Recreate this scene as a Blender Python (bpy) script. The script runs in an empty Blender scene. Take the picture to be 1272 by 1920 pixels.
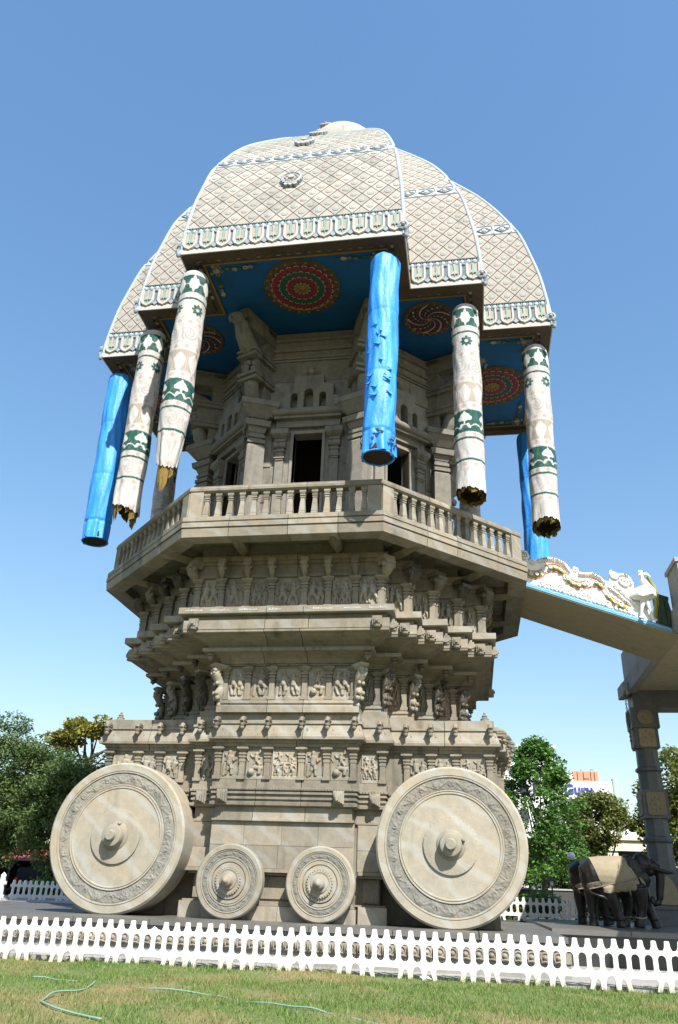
import bpy, math, random
import numpy as np
from mathutils import Matrix, Vector

random.seed(7)
RNG = np.random.default_rng(7)
SC = bpy.context.scene
COL = SC.collection
R = math.radians

# ---------------------------------------------------------------- camera
def cam_axes(yaw, pitch, roll):
    f = Vector((math.sin(yaw)*math.cos(pitch), math.cos(yaw)*math.cos(pitch), math.sin(pitch)))
    r = Vector((math.cos(yaw), -math.sin(yaw), 0))
    u = r.cross(f)
    r2 = r*math.cos(roll) + u*math.sin(roll)
    u2 = u*math.cos(roll) - r*math.sin(roll)
    return r2, u2, f
cd = bpy.data.cameras.new('camera')
cam = bpy.data.objects.new('camera', cd); COL.objects.link(cam)
cr_, cu_, cf_ = cam_axes(-0.1708, 0.4539, 0.0377)
cam.matrix_world = Matrix(((cr_.x, cu_.x, -cf_.x, 4.5009), (cr_.y, cu_.y, -cf_.y, -23.789), (cr_.z, cu_.z, -cf_.z, 0.6764), (0, 0, 0, 1)))
cd.sensor_fit = 'VERTICAL'; cd.sensor_height = 36.0; cd.lens = 27.445
cd.clip_start = 0.1; cd.clip_end = 3000
SC.camera = cam

# ---------------------------------------------------------------- sky, sun, exposure
SUN = Vector((0.58, -1.0, 1.25)).normalized()          # towards the sun
W = bpy.data.worlds.new('World'); SC.world = W; W.use_nodes = True
wn = W.node_tree; wn.nodes.clear()
wo = wn.nodes.new('ShaderNodeOutputWorld'); wb = wn.nodes.new('ShaderNodeBackground')
sk = wn.nodes.new('ShaderNodeTexSky'); sk.sky_type = 'NISHITA'; sk.sun_disc = False
sk.sun_elevation = math.asin(SUN.z); sk.sun_rotation = math.atan2(SUN.x, SUN.y)
sk.air_density = 1.5; sk.dust_density = 1.0; sk.ozone_density = 3.5
gm = wn.nodes.new('ShaderNodeGamma'); gm.inputs[1].default_value = 0.7
hs_ = wn.nodes.new('ShaderNodeHueSaturation'); hs_.inputs['Saturation'].default_value = 1.4; hs_.inputs['Hue'].default_value = 0.504
wn.links.new(sk.outputs[0], gm.inputs[0]); wn.links.new(gm.outputs[0], hs_.inputs['Color'])
wn.links.new(hs_.outputs[0], wb.inputs[0]); wb.inputs[1].default_value = 0.15
wn.links.new(wb.outputs[0], wo.inputs[0])
sd = bpy.data.lights.new('sun', 'SUN'); sd.energy = 4.7; sd.angle = R(0.5); sd.color = (1.0, 0.95, 0.87)
so = bpy.data.objects.new('sun', sd); COL.objects.link(so)
so.rotation_euler = SUN.to_track_quat('Z', 'Y').to_euler()
SC.view_settings.view_transform = 'Standard'; SC.view_settings.look = 'None'
SC.view_settings.exposure = 1.1; SC.view_settings.gamma = 1.0; SC.view_settings.use_curve_mapping = False

# ---------------------------------------------------------------- materials
MATS = {}
def newmat(name):
    m = bpy.data.materials.new(name); m.use_nodes = True
    nt = m.node_tree; b = nt.nodes['Principled BSDF']
    MATS[name] = m
    return m, nt, b
def nd(nt, t, **kw):
    n = nt.nodes.new(t)
    for k, v in kw.items():
        if k.startswith('i_'): n.inputs[k[2:].replace('_', ' ')].default_value = v
        else: setattr(n, k, v)
    return n
def ramp(nt, stops):
    n = nt.nodes.new('ShaderNodeValToRGB'); e = n.color_ramp.elements
    while len(e) < len(stops): e.new(0.5)
    for i, (p, c) in enumerate(stops):
        e[i].position = p; e[i].color = (*c, 1) if len(c) == 3 else c
    return n
def mix(nt, a, b, fac, mode='MIX'):
    n = nt.nodes.new('ShaderNodeMix'); n.data_type = 'RGBA'; n.blend_type = mode
    for sock, v in ((n.inputs['Factor'], fac), (n.inputs['A'], a), (n.inputs['B'], b)):
        if hasattr(v, 'is_output') or isinstance(v, bpy.types.NodeSocket): nt.links.new(v, sock)
        elif isinstance(v, (int, float)): sock.default_value = v
        else: sock.default_value = (*v, 1)
    return n.outputs['Result']
def scaled_noise(nt, pos, scale, sx=1, sy=1, sz=1, detail=4, rough=.55):
    mp = nd(nt, 'ShaderNodeMapping'); mp.inputs['Scale'].default_value = (sx, sy, sz)
    nt.links.new(pos, mp.inputs['Vector'])
    n = nd(nt, 'ShaderNodeTexNoise'); n.inputs['Scale'].default_value = scale; n.inputs['Detail'].default_value = detail
    n.inputs['Roughness'].default_value = rough
    nt.links.new(mp.outputs[0], n.inputs['Vector'])
    return n.outputs['Fac']
def sharpen(nt, val, lo, hi):
    n = nd(nt, 'ShaderNodeMapRange'); n.inputs['From Min'].default_value = lo; n.inputs['From Max'].default_value = hi
    nt.links.new(val, n.inputs['Value']); return n.outputs['Result']
def stone(name, base, dark, stain=.5, warm=(.42, .33, .20), warmth=.35, bump=.25, rough=.85, spec=.25, veins=None):
    m, nt, b = newmat(name)
    pos = nd(nt, 'ShaderNodeNewGeometry').outputs['Position']
    oi = nd(nt, 'ShaderNodeObjectInfo')
    big = scaled_noise(nt, pos, .9); mid = scaled_noise(nt, pos, 5.5, detail=6, rough=.65)
    streak = scaled_noise(nt, pos, 2.6, 1, 1, .16, detail=5)
    fine = scaled_noise(nt, pos, 38, detail=5, rough=.7)
    c = mix(nt, base, dark, sharpen(nt, mid, .35, .8))
    c = mix(nt, c, warm, mix_val(nt, sharpen(nt, big, .45, .75), warmth))
    c = mix(nt, c, tuple(x*.42 for x in dark), mix_val(nt, sharpen(nt, streak, .56, .74), stain))
    patch = scaled_noise(nt, pos, 1.9, 1, 1, .55, detail=7, rough=.7)
    c = mix(nt, c, tuple(sum(dark)/3*k for k in (.80, .79, .74)), mix_val(nt, sharpen(nt, patch, .54, .72), stain*.9))
    if veins:
        wv = nd(nt, 'ShaderNodeTexWave'); wv.inputs['Scale'].default_value = .55; wv.inputs['Distortion'].default_value = 7; wv.inputs['Detail'].default_value = 4
        mp = nd(nt, 'ShaderNodeMapping'); mp.inputs['Rotation'].default_value = (0, .9, 0)
        nt.links.new(pos, mp.inputs['Vector']); nt.links.new(mp.outputs[0], wv.inputs['Vector'])
        c = mix(nt, c, veins, mix_val(nt, sharpen(nt, wv.outputs['Fac'], .72, .98), .45))
    hs = nd(nt, 'ShaderNodeHueSaturation')
    mr = nd(nt, 'ShaderNodeMapRange'); mr.inputs['To Min'].default_value = .80; mr.inputs['To Max'].default_value = 1.16
    nt.links.new(oi.outputs['Random'], mr.inputs['Value']); nt.links.new(mr.outputs[0], hs.inputs['Value'])
    nt.links.new(c, hs.inputs['Color'])
    fm = nd(nt, 'ShaderNodeMapRange'); fm.inputs['To Min'].default_value = .86; fm.inputs['To Max'].default_value = 1.12
    nt.links.new(fine, fm.inputs['Value'])
    c2 = nd(nt, 'ShaderNodeVectorMath', operation='SCALE'); nt.links.new(hs.outputs[0], c2.inputs[0]); nt.links.new(fm.outputs[0], c2.inputs['Scale'])
    nt.links.new(c2.outputs[0], b.inputs['Base Color'])
    b.inputs['Roughness'].default_value = rough; b.inputs['Specular IOR Level'].default_value = spec
    bp = nd(nt, 'ShaderNodeBump'); bp.inputs['Strength'].default_value = bump; bp.inputs['Distance'].default_value = .02
    ad = nd(nt, 'ShaderNodeMath', operation='ADD'); nt.links.new(fine, ad.inputs[0]); nt.links.new(mid, ad.inputs[1])
    nt.links.new(ad.outputs[0], bp.inputs['Height']); nt.links.new(bp.outputs[0], b.inputs['Normal'])
    return m
def mix_val(nt, v, k):
    n = nd(nt, 'ShaderNodeMath', operation='MULTIPLY'); nt.links.new(v, n.inputs[0]); n.inputs[1].default_value = k
    return n.outputs[0]
def paint(name, col, rough=.6, var=.12, scale=6, dirt=None, dirtk=.4, bump=.1, spec=.3, metal=0, sz=1.0):
    m, nt, b = newmat(name)
    pos = nd(nt, 'ShaderNodeNewGeometry').outputs['Position']
    n1 = scaled_noise(nt, pos, scale, 1, 1, sz, detail=5)
    c = mix(nt, tuple(x*(1-var) for x in col), tuple(min(1, x*(1+var)) for x in col), n1)
    if dirt:
        n2 = scaled_noise(nt, pos, 1.7, 1, 1, .4, detail=6, rough=.65)
        c = mix(nt, c, dirt, mix_val(nt, sharpen(nt, n2, .48, .72), dirtk))
    nt.links.new(c, b.inputs['Base Color'])
    b.inputs['Roughness'].default_value = rough; b.inputs['Specular IOR Level'].default_value = spec; b.inputs['Metallic'].default_value = metal
    if bump:
        f = scaled_noise(nt, pos, scale*6, detail=4)
        bp = nd(nt, 'ShaderNodeBump'); bp.inputs['Strength'].default_value = bump; bp.inputs['Distance'].default_value = .02
        nt.links.new(f, bp.inputs['Height']); nt.links.new(bp.outputs[0], b.inputs['Normal'])
    return m
def leafmat(name, c1, c2, c3, trans=.35):
    m, nt, b = newmat(name)
    g = nd(nt, 'ShaderNodeNewGeometry')
    rp = ramp(nt, ((0, c1), (.55, c2), (1, c3))); nt.links.new(g.outputs['Random Per Island'], rp.inputs[0])
    cl = scaled_noise(nt, g.outputs['Position'], .9, detail=2)
    c = mix(nt, rp.outputs[0], c2, .25); c = mix(nt, c, c3, mix_val(nt, sharpen(nt, cl, .5, .7), .4))
    out = nt.nodes['Material Output']
    nt.links.new(c, b.inputs['Base Color']); b.inputs['Roughness'].default_value = .5; b.inputs['Specular IOR Level'].default_value = .3
    tr = nd(nt, 'ShaderNodeBsdfTranslucent'); nt.links.new(c, tr.inputs['Color'])
    ms = nd(nt, 'ShaderNodeMixShader'); ms.inputs[0].default_value = trans
    nt.links.new(b.outputs[0], ms.inputs[1]); nt.links.new(tr.outputs[0], ms.inputs[2]); nt.links.new(ms.outputs[0], out.inputs[0])
    return m

STONE = stone('carved_stone', (0.2218, 0.1996, 0.1581), (0.1481, 0.1351, 0.1101), warm=(.275, .212, .135), warmth=.33, stain=.75)
STONEW = stone('shade_grey_weathered_stone', (0.2223, 0.2086, 0.1759), (0.1411, 0.1347, 0.1191), warm=(.265, .21, .13), warmth=.25, stain=.75)  # weathered, with the sanctum's shade put into its greyer tone
STONEP = stone('pale_stone', (0.2524, 0.2279, 0.1795), (0.1754, 0.1618, 0.1328), warm=(.295, .23, .145), warmth=.36, stain=.6, veins=(.285, .285, .265))
STONEWH = stone('wheel_stone', (0.2814, 0.2585, 0.2062), (0.2165, 0.2017, 0.1626), warm=(.33, .255, .155), warmth=.38, stain=.42, veins=(.31, .315, .30))
STONER = stone('ochre_stone', (.30, .25, .185), (.23, .195, .15), warm=(.32, .225, .16), warmth=.6, stain=.3)
STONEG = stone('uncleaned_grey_stone', (.19, .185, .165), (.115, .113, .105), warm=(.27, .22, .14), warmth=.35, stain=.4)
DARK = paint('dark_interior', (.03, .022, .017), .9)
CREAM = paint('cream_plaster', (.36, .325, .27), .8, .08, 5, (.25, .22, .18), .5)
WHITE2 = paint('roof_white_paint', (.41, .405, .39), .75, .05, 6, (.29, .275, .255), .55)
CREAM2 = stone('weathered_roof_plaster', (.36, .335, .305), (.285, .265, .24), warm=(.35, .30, .25), warmth=.35, stain=.55, bump=.12)
BROWN = paint('brown_lattice_paint', (.225, .165, .12), .8, .2)
TEAL = paint('teal_green_paint', (.20, .30, .28), .7, .12)
GREY = paint('grey_green_ring', (.17, .225, .21), .7, .1)
PBLUE = paint('pale_blue_paint', (.32, .375, .42), .7, .08, 6, (.23, .28, .32), .5)
MBLUE = paint('slate_blue_paint', (.23, .28, .33), .65, .1)
PBLUE2 = paint('mid_blue_paint', (.28, .335, .385), .65, .08)
WHITE = paint('white_lime_paint', (.74, .73, .70), .7, .05, 6, (.55, .53, .48), .35)
PINK = paint('salmon_paint', (.40, .30, .24), .7, .1)
CEIL = paint('ceiling_blue', (.006, .085, .235), .6, .2, 3, (.008, .05, .13), .55)
REDP = paint('maroon_paint', (.13, .012, .020), .6, .15)
ROSE = paint('rose_paint', (.20, .028, .038), .6, .1)
GREENP = paint('ceiling_green', (.010, .055, .04), .6, .15)
PALEG = paint('pale_green_paint', (.02, .085, .062), .6, .1)
GOLD = paint('gold_ochre_paint', (.24, .145, .035), .55, .2)
BORDER = paint('ornate_brown_border', (.085, .058, .035), .7, .4, 14, (.03, .022, .015), .6)
LEAFP = paint('painted_leaf', (.02, .10, .045), .7, .2)
WPAINT = paint('white_concrete_paint', (.80, .80, .78), .75, .03, 5, (.60, .57, .49), .30, bump=.2)
BASED = paint('dirty_white_paint', (.76, .75, .71), .8, .06, 5, (.45, .41, .32), .55, bump=.2)
GRANITE = paint('black_granite', (.028, .028, .03), .28, .35, 30, (.05, .05, .05), .4, bump=.04, spec=.5)
STATUE = paint('polished_black_stone', (.012, .011, .0105), .42, .35, 9, (.032, .028, .024), .4, bump=.06, spec=.4)
SADDLE = stone('unpolished_buff_stone', (0.3200, 0.2760, 0.1960), (0.2480, 0.2120, 0.1480), warmth=.3, stain=.15)
PILLAR = stone('blue_grey_granite', (.105, .115, .13), (.06, .068, .08), warm=(.13, .14, .15), warmth=.4, stain=.3, rough=.5, spec=.4)
CONC = stone('cream_concrete', (.47, .41, .285), (.37, .32, .22), warm=(.44, .36, .22), warmth=.4, stain=.35)
CONCG = stone('grey_concrete', (.36, .36, .34), (.25, .25, .24), warmth=.1, stain=.5)
PEABLUE = paint('ledge_blue', (.10, .34, .62), .55, .1)
OLIVE = paint('olive_gold_paint', (.30, .26, .05), .55, .15)
TPINK = paint('coral_pink_paint', (.58, .22, .22), .6, .08)
DGREEN = paint('dark_moss_paint', (.045, .065, .03), .7, .2)
BARK = paint('bark', (.11, .085, .06), .9, .3, 8, bump=.5)
METAL = paint('dark_metal', (.04, .04, .042), .5, .1)
LINING = paint('torn_gold_lining', (.20, .14, .035), .9, .35, 18, (.055, .035, .018), .85)
GLOBE = paint('white_globe', (.82, .82, .80), .3, .01, bump=0)
POLEG = paint('green_pole_paint', (.03, .16, .10), .4, .1)
REDT = paint('shaded_red_sheet', (.20, .045, .025), .7, .4, 5, (.06, .02, .015), .7)  # red sheet darkened and speckled in colour for the tree shade on it
BWALL = paint('white_building_paint', (.74, .74, .74), .8, .03)
BORANGE = paint('orange_building_paint', (.62, .24, .15), .8, .06)
BGREEN = paint('mint_paint', (.35, .60, .50), .7, .06)
SIGNB = paint('sign_blue', (.03, .05, .42), .5, .03, bump=0)
GLASS = paint('dark_window_glass', (.03, .035, .04), .12, .1, bump=0, spec=.6)
SUVP = paint('dark_car_paint', (.02, .022, .025), .25, .1, bump=0, spec=.6)
CARW = paint('white_car_paint', (.78, .79, .80), .25, .02, bump=0, spec=.5)
TAIL = paint('tail_lamp_red', (.45, .01, .02), .2, .05, bump=0)
PLATE = paint('number_plate', (.7, .7, .68), .5, .03, bump=0)
RUBBER = paint('rubber', (.018, .018, .018), .8, .1)
HOSE = paint('green_hose', (.17, .29, .225), .6, .08, bump=0)
GATE = paint('cream_gate_paint', (.70, .64, .46), .7, .04)
SHADOWW = paint('shadow_tone_wall', (.06, .06, .06), .9, .2)  # near-black wall colour with the shadow under roof and trees put in

# blue tarpaulin: crinkled plastic sheet
def tarp():
    m, nt, b = newmat('blue_tarpaulin')
    tc = nd(nt, 'ShaderNodeTexCoord').outputs['Object']
    w = scaled_noise(nt, tc, 4.0, 1.6, 1.6, .35, detail=6, rough=.62)
    f = scaled_noise(nt, tc, 14, 1, 1, .6, detail=5)
    c = mix(nt, (.02, .20, .68), (.05, .32, .86), sharpen(nt, w, .3, .7))
    c = mix(nt, c, (.16, .38, .78), mix_val(nt, sharpen(nt, f, .6, .75), .35))
    nt.links.new(c, b.inputs['Base Color']); b.inputs['Roughness'].default_value = .5; b.inputs['Specular IOR Level'].default_value = .4
    bp = nd(nt, 'ShaderNodeBump'); bp.inputs['Strength'].default_value = .55; bp.inputs['Distance'].default_value = .05
    ad = nd(nt, 'ShaderNodeMath', operation='ADD'); nt.links.new(w, ad.inputs[0]); nt.links.new(mix_val(nt, f, .35), ad.inputs[1])
    nt.links.new(ad.outputs[0], bp.inputs['Height']); nt.links.new(bp.outputs[0], b.inputs['Normal'])
    return m
TARP = tarp()
def printed_cloth():
    m, nt, b = newmat('printed_white_cloth')
    at = nd(nt, 'ShaderNodeAttribute', attribute_name='print')
    tc = nd(nt, 'ShaderNodeTexCoord').outputs['Object']
    w = scaled_noise(nt, tc, 3.5, 1.4, 1.4, .4, detail=6, rough=.65); f = scaled_noise(nt, tc, 9, 1, 1, .5, detail=5)
    c = mix(nt, at.outputs['Color'], (.26, .235, .215), mix_val(nt, sharpen(nt, f, .48, .75), .35)); c = mix(nt, c, (.24, .21, .19), mix_val(nt, sharpen(nt, w, .55, .72), .22))
    nt.links.new(c, b.inputs['Base Color']); b.inputs['Roughness'].default_value = .8; b.inputs['Specular IOR Level'].default_value = .2
    bp = nd(nt, 'ShaderNodeBump'); bp.inputs['Strength'].default_value = .4; bp.inputs['Distance'].default_value = .06
    ad = nd(nt, 'ShaderNodeMath', operation='ADD'); nt.links.new(w, ad.inputs[0]); nt.links.new(mix_val(nt, f, .5), ad.inputs[1])
    nt.links.new(ad.outputs[0], bp.inputs['Height']); nt.links.new(bp.outputs[0], b.inputs['Normal'])
    return m
CLOTH = printed_cloth()
def fence_mat():
    m, nt, b = newmat('chalky_white_concrete')
    pos = nd(nt, 'ShaderNodeNewGeometry').outputs['Position']
    n1 = scaled_noise(nt, pos, 4, 1, 1, .5, detail=6, rough=.65); n2 = scaled_noise(nt, pos, 22, detail=4)
    sp = nd(nt, 'ShaderNodeSeparateXYZ'); nt.links.new(pos, sp.inputs[0])
    ad = nd(nt, 'ShaderNodeMath', operation='MULTIPLY_ADD'); nt.links.new(n1, ad.inputs[0]); ad.inputs[1].default_value = -.55; nt.links.new(sp.outputs['Z'], ad.inputs[2])
    mr = nd(nt, 'ShaderNodeMapRange'); nt.links.new(ad.outputs[0], mr.inputs['Value'])      # mud splashed up from the soil
    for k, v in (('From Min', -.95), ('From Max', -.72), ('To Min', .75), ('To Max', 0)): mr.inputs[k].default_value = v
    c = mix(nt, (.66, .66, .64), (.52, .505, .465), mix_val(nt, sharpen(nt, n1, .5, .72), .5))
    c = mix(nt, c, (.42, .37, .27), mr.outputs['Result']); c = mix(nt, c, (.45, .43, .38), mix_val(nt, sharpen(nt, n2, .62, .75), .5))
    nt.links.new(c, b.inputs['Base Color']); b.inputs['Roughness'].default_value = .85
    bp = nd(nt, 'ShaderNodeBump'); bp.inputs['Strength'].default_value = .25; bp.inputs['Distance'].default_value = .01
    nt.links.new(n2, bp.inputs['Height']); nt.links.new(bp.outputs[0], b.inputs['Normal'])
    return m
FENCEW = fence_mat()
def lawn_mat():
    m, nt, b = newmat('lawn_soil_and_grass')
    pos = nd(nt, 'ShaderNodeNewGeometry').outputs['Position']
    a = scaled_noise(nt, pos, .55, detail=5, rough=.6); f = scaled_noise(nt, pos, 18, detail=6, rough=.7)
    c = mix(nt, (.075, .11, .025), (.13, .16, .045), f)
    c = mix(nt, c, (.21, .155, .075), sharpen(nt, a, .46, .64))
    nt.links.new(c, b.inputs['Base Color']); b.inputs['Roughness'].default_value = .95
    bp = nd(nt, 'ShaderNodeBump'); bp.inputs['Strength'].default_value = .6; bp.inputs['Distance'].default_value = .04
    nt.links.new(f, bp.inputs['Height']); nt.links.new(bp.outputs[0], b.inputs['Normal'])
    return m
LAWN = lawn_mat()
def blade_mat():
    m, nt, b = newmat('grass_blades')
    g = nd(nt, 'ShaderNodeNewGeometry')
    a = scaled_noise(nt, g.outputs['Position'], .55, detail=5, rough=.6)
    rp = ramp(nt, ((0, (.06, .13, .018)), (.5, (.115, .20, .034)), (1, (.22, .275, .08)))); nt.links.new(g.outputs['Random Per Island'], rp.inputs[0])
    c = mix(nt, rp.outputs[0], (.33, .26, .12), mix_val(nt, sharpen(nt, a, .50, .66), .7))
    nt.links.new(c, b.inputs['Base Color']); b.inputs['Roughness'].default_value = .6
    tr = nd(nt, 'ShaderNodeBsdfTranslucent'); nt.links.new(c, tr.inputs['Color'])
    ms = nd(nt, 'ShaderNodeMixShader'); ms.inputs[0].default_value = .35
    nt.links.new(b.outputs[0], ms.inputs[1]); nt.links.new(tr.outputs[0], ms.inputs[2]); nt.links.new(ms.outputs[0], nt.nodes['Material Output'].inputs[0])
    return m
BLADE = blade_mat()
def paving_mat(name, c1, c2, rough=.8):
    m, nt, b = newmat(name)
    pos = nd(nt, 'ShaderNodeNewGeometry').outputs['Position']
    a = scaled_noise(nt, pos, 1.4, detail=6, rough=.65); f = scaled_noise(nt, pos, 30, detail=4)
    c = mix(nt, c1, c2, sharpen(nt, a, .3, .7)); c = mix(nt, c, tuple(x*.6 for x in c1), mix_val(nt, sharpen(nt, f, .55, .75), .3))
    nt.links.new(c, b.inputs['Base Color']); b.inputs['Roughness'].default_value = rough
    return m
PLINTH = paving_mat('grey_washed_plinth', (.25, .245, .235), (.19, .185, .175))
PAVE = paving_mat('pale_paving', (.32, .315, .30), (.25, .242, .23))
EARTH = paving_mat('garden_earth', (.085, .08, .045), (.055, .07, .028), .95)
SLATE = paving_mat('grey_granite_paving', (.085, .083, .078), (.13, .125, .115), .42)
LEAF_FEATHER = leafmat('feathery_leaf', (.045, .085, .026), (.09, .145, .045), (.16, .215, .07))
LEAF_YELLOW = leafmat('yellow_green_leaf', (0.135, 0.162, 0.024), (0.230, 0.230, 0.041), (0.324, 0.270, 0.068))
LEAF_BRIGHT = leafmat('bright_green_leaf', (0.038, 0.105, 0.018), (0.083, 0.188, 0.033), (0.150, 0.285, 0.068))
LEAF_OLIVE = leafmat('olive_leaf', (0.084, 0.119, 0.025), (0.140, 0.175, 0.042), (0.238, 0.231, 0.070))
LEAF_DARK = leafmat('dark_green_leaf', (0.021, 0.049, 0.014), (0.049, 0.091, 0.025), (0.098, 0.140, 0.042))

# ---------------------------------------------------------------- mesh helpers
class MB:
    def __init__(s): s.v = []; s.f = []; s.m = []; s.n = 0
    def add(s, v, f, m=0):
        o = s.n; s.v.extend(tuple(map(float, p)) for p in v); s.n += len(v)
        s.f.extend(tuple(i+o for i in q) for q in f)
        if isinstance(m, (list, tuple)): s.m.extend(m)
        else: s.m.extend([m]*len(f))
        return s
    def box(s, x0, x1, y0, y1, z0, z1, m=0, M=None, tx=0, ty=0):
        v = [(x0, y0, z0), (x1, y0, z0), (x1, y1, z0), (x0, y1, z0), (x0+tx, y0+ty, z1), (x1-tx, y0+ty, z1), (x1-tx, y1-ty, z1), (x0+tx, y1-ty, z1)]
        if M is not None: v = [M @ Vector(p) for p in v]
        return s.add(v, [(3, 2, 1, 0), (4, 5, 6, 7), (0, 1, 5, 4), (1, 2, 6, 5), (2, 3, 7, 6), (3, 0, 4, 7)], m)
    def lathe(s, prof, n=24, M=None, m=0, a0=0, a1=2*math.pi, caps=True):
        full = abs(a1-a0-2*math.pi) < 1e-6; k = n if full else n+1
        v = []; f = []; ml = []
        for r, z in prof:
            for i in range(k):
                a = a0+(a1-a0)*i/n; v.append((r*math.cos(a), r*math.sin(a), z))
        mm = m if isinstance(m, (list, tuple)) else [m]*(len(prof)-1)
        for j in range(len(prof)-1):
            for i in range(n):
                i2 = (i+1) % k
                f.append((j*k+i, j*k+i2, (j+1)*k+i2, (j+1)*k+i)); ml.append(mm[j])
        if caps and full:
            if prof[0][0] > 1e-4: f.append(tuple(range(k-1, -1, -1))); ml.append(mm[0])
            if prof[-1][0] > 1e-4: f.append(tuple((len(prof)-1)*k+i for i in range(k))); ml.append(mm[-1])
        if M is not None: v = [M @ Vector(p) for p in v]
        return s.add(v, f, ml)
    def tube(s, pts, rad, n=8, m=0, caps=True, flat=1.0, up=None):
        P = [Vector(p) for p in pts]; k = len(P)
        rad = rad if hasattr(rad, '__len__') else [rad]*k
        v = []; f = []
        ref = Vector(up) if up else None
        for i in range(k):
            t = (P[min(i+1, k-1)]-P[max(i-1, 0)]).normalized()
            a = ref if ref else (Vector((0, 0, 1)) if abs(t.z) < .9 else Vector((0, 1, 0)))
            x = t.cross(a)
            if x.length < 1e-5: x = t.cross(Vector((1, 0, 0)))
            x.normalize(); y = x.cross(t).normalized()
            for j in range(n):
                an = 2*math.pi*j/n; v.append(P[i]+x*(rad[i]*math.cos(an))+y*(rad[i]*flat*math.sin(an)))
        for i in range(k-1):
            for j in range(n):
                f.append((i*n+j, i*n+(j+1) % n, (i+1)*n+(j+1) % n, (i+1)*n+j))
        if caps: f.append(tuple(range(n-1, -1, -1))); f.append(tuple((k-1)*n+j for j in range(n)))
        return s.add(v, f, m)
    def ball(s, c, r, m=0, nu=12, nv=8, M=None):
        r = r if hasattr(r, '__len__') else (r, r, r)
        v = []; f = []
        for j in range(nv+1):
            t = math.pi*j/nv
            for i in range(nu):
                a = 2*math.pi*i/nu
                p = Vector((r[0]*math.sin(t)*math.cos(a), r[1]*math.sin(t)*math.sin(a), -r[2]*math.cos(t)))
                if M is not None: p = M @ p
                v.append(p+Vector(c))
        for j in range(nv):
            for i in range(nu): f.append((j*nu+i, j*nu+(i+1) % nu, (j+1)*nu+(i+1) % nu, (j+1)*nu+i))
        return s.add(v, f, m)
    def grid(s, V, m=0, wrap=False):
        nv, nu = len(V), len(V[0]); f = []
        for j in range(nv-1):
            for i in range(nu if wrap else nu-1):
                i2 = (i+1) % nu
                f.append((j*nu+i, j*nu+i2, (j+1)*nu+i2, (j+1)*nu+i))
        return s.add([p for row in V for p in row], f, m)
    def mesh(s, name, mats, smooth=False):
        me = bpy.data.meshes.new(name); me.from_pydata(s.v, [], s.f)
        mats = mats if isinstance(mats, (list, tuple)) else [mats]
        for q in mats: me.materials.append(q)
        me.polygons.foreach_set('material_index', s.m)
        if smooth: me.polygons.foreach_set('use_smooth', [True]*len(s.f))
        me.update(); return me
def I(): return Matrix.Identity(4)
def T(x, y, z): return Matrix.Translation((x, y, z))
def RZ(a): return Matrix.Rotation(a, 4, 'Z')
def RX(a): return Matrix.Rotation(a, 4, 'X')
def RY(a): return Matrix.Rotation(a, 4, 'Y')
FRONT = RX(R(90))                                # lathe axis z -> towards -y
def obj(name, me, parent=None, M=None, **props):
    o = bpy.data.objects.new(name, me); COL.objects.link(o)
    if parent is not None: o.parent = parent
    if M is not None: o.matrix_basis = M
    for k, v in props.items(): o[k] = v
    return o
def thing(name, label, cat, M=None, group=None):
    o = obj(name, None, None, M, label=label, category=cat); o.empty_display_size = .2
    if group: o['group'] = group
    return o
def struct(name, me, M=None): return obj(name, me, None, M, kind='structure')
def auto_smooth(me, ang=40):
    me.polygons.foreach_set('use_smooth', [True]*len(me.polygons))
    try: me.set_sharp_from_angle(angle=R(ang))
    except Exception: pass
    return me
def evaluated(o):
    dg = bpy.context.evaluated_depsgraph_get()
    me = bpy.data.meshes.new_from_object(o.evaluated_get(dg)); d = o.data
    bpy.data.objects.remove(o)
    return me
def plate(name, loops, depth, mat, bevel=0.0, upright=True):
    """closed 2-D outlines (first outer, rest holes) filled and given thickness; stands in the x-z plane facing -y"""
    cu = bpy.data.curves.new(name, 'CURVE'); cu.dimensions = '2D'; cu.fill_mode = 'BOTH'; cu.extrude = depth/2
    cu.bevel_depth = bevel; cu.bevel_resolution = 1
    for L in loops:
        sp = cu.splines.new('POLY'); sp.points.add(len(L)-1); sp.use_cyclic_u = True
        for p, (x, y) in zip(sp.points, L): p.co = (x, y, 0, 1)
    o = bpy.data.objects.new(name, cu); COL.objects.link(o)
    me = evaluated(o); me.materials.clear(); me.materials.append(mat)
    if upright: me.transform(RX(R(90)))
    return me
def text_mesh(s, size, depth, mat, offset=0.0):
    cu = bpy.data.curves.new('lettering', 'FONT'); cu.body = s; cu.size = size; cu.extrude = depth; cu.offset = offset
    o = bpy.data.objects.new('lettering', cu); COL.objects.link(o)
    me = evaluated(o); me.materials.clear(); me.materials.append(mat); me.transform(RX(R(90)))
    return me
def arc(cx, cy, r, a0, a1, n=10, ry=None):
    return [(cx+r*math.cos(R(a0+(a1-a0)*i/n)), cy+(ry or r)*math.sin(R(a0+(a1-a0)*i/n))) for i in range(n+1)]

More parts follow.
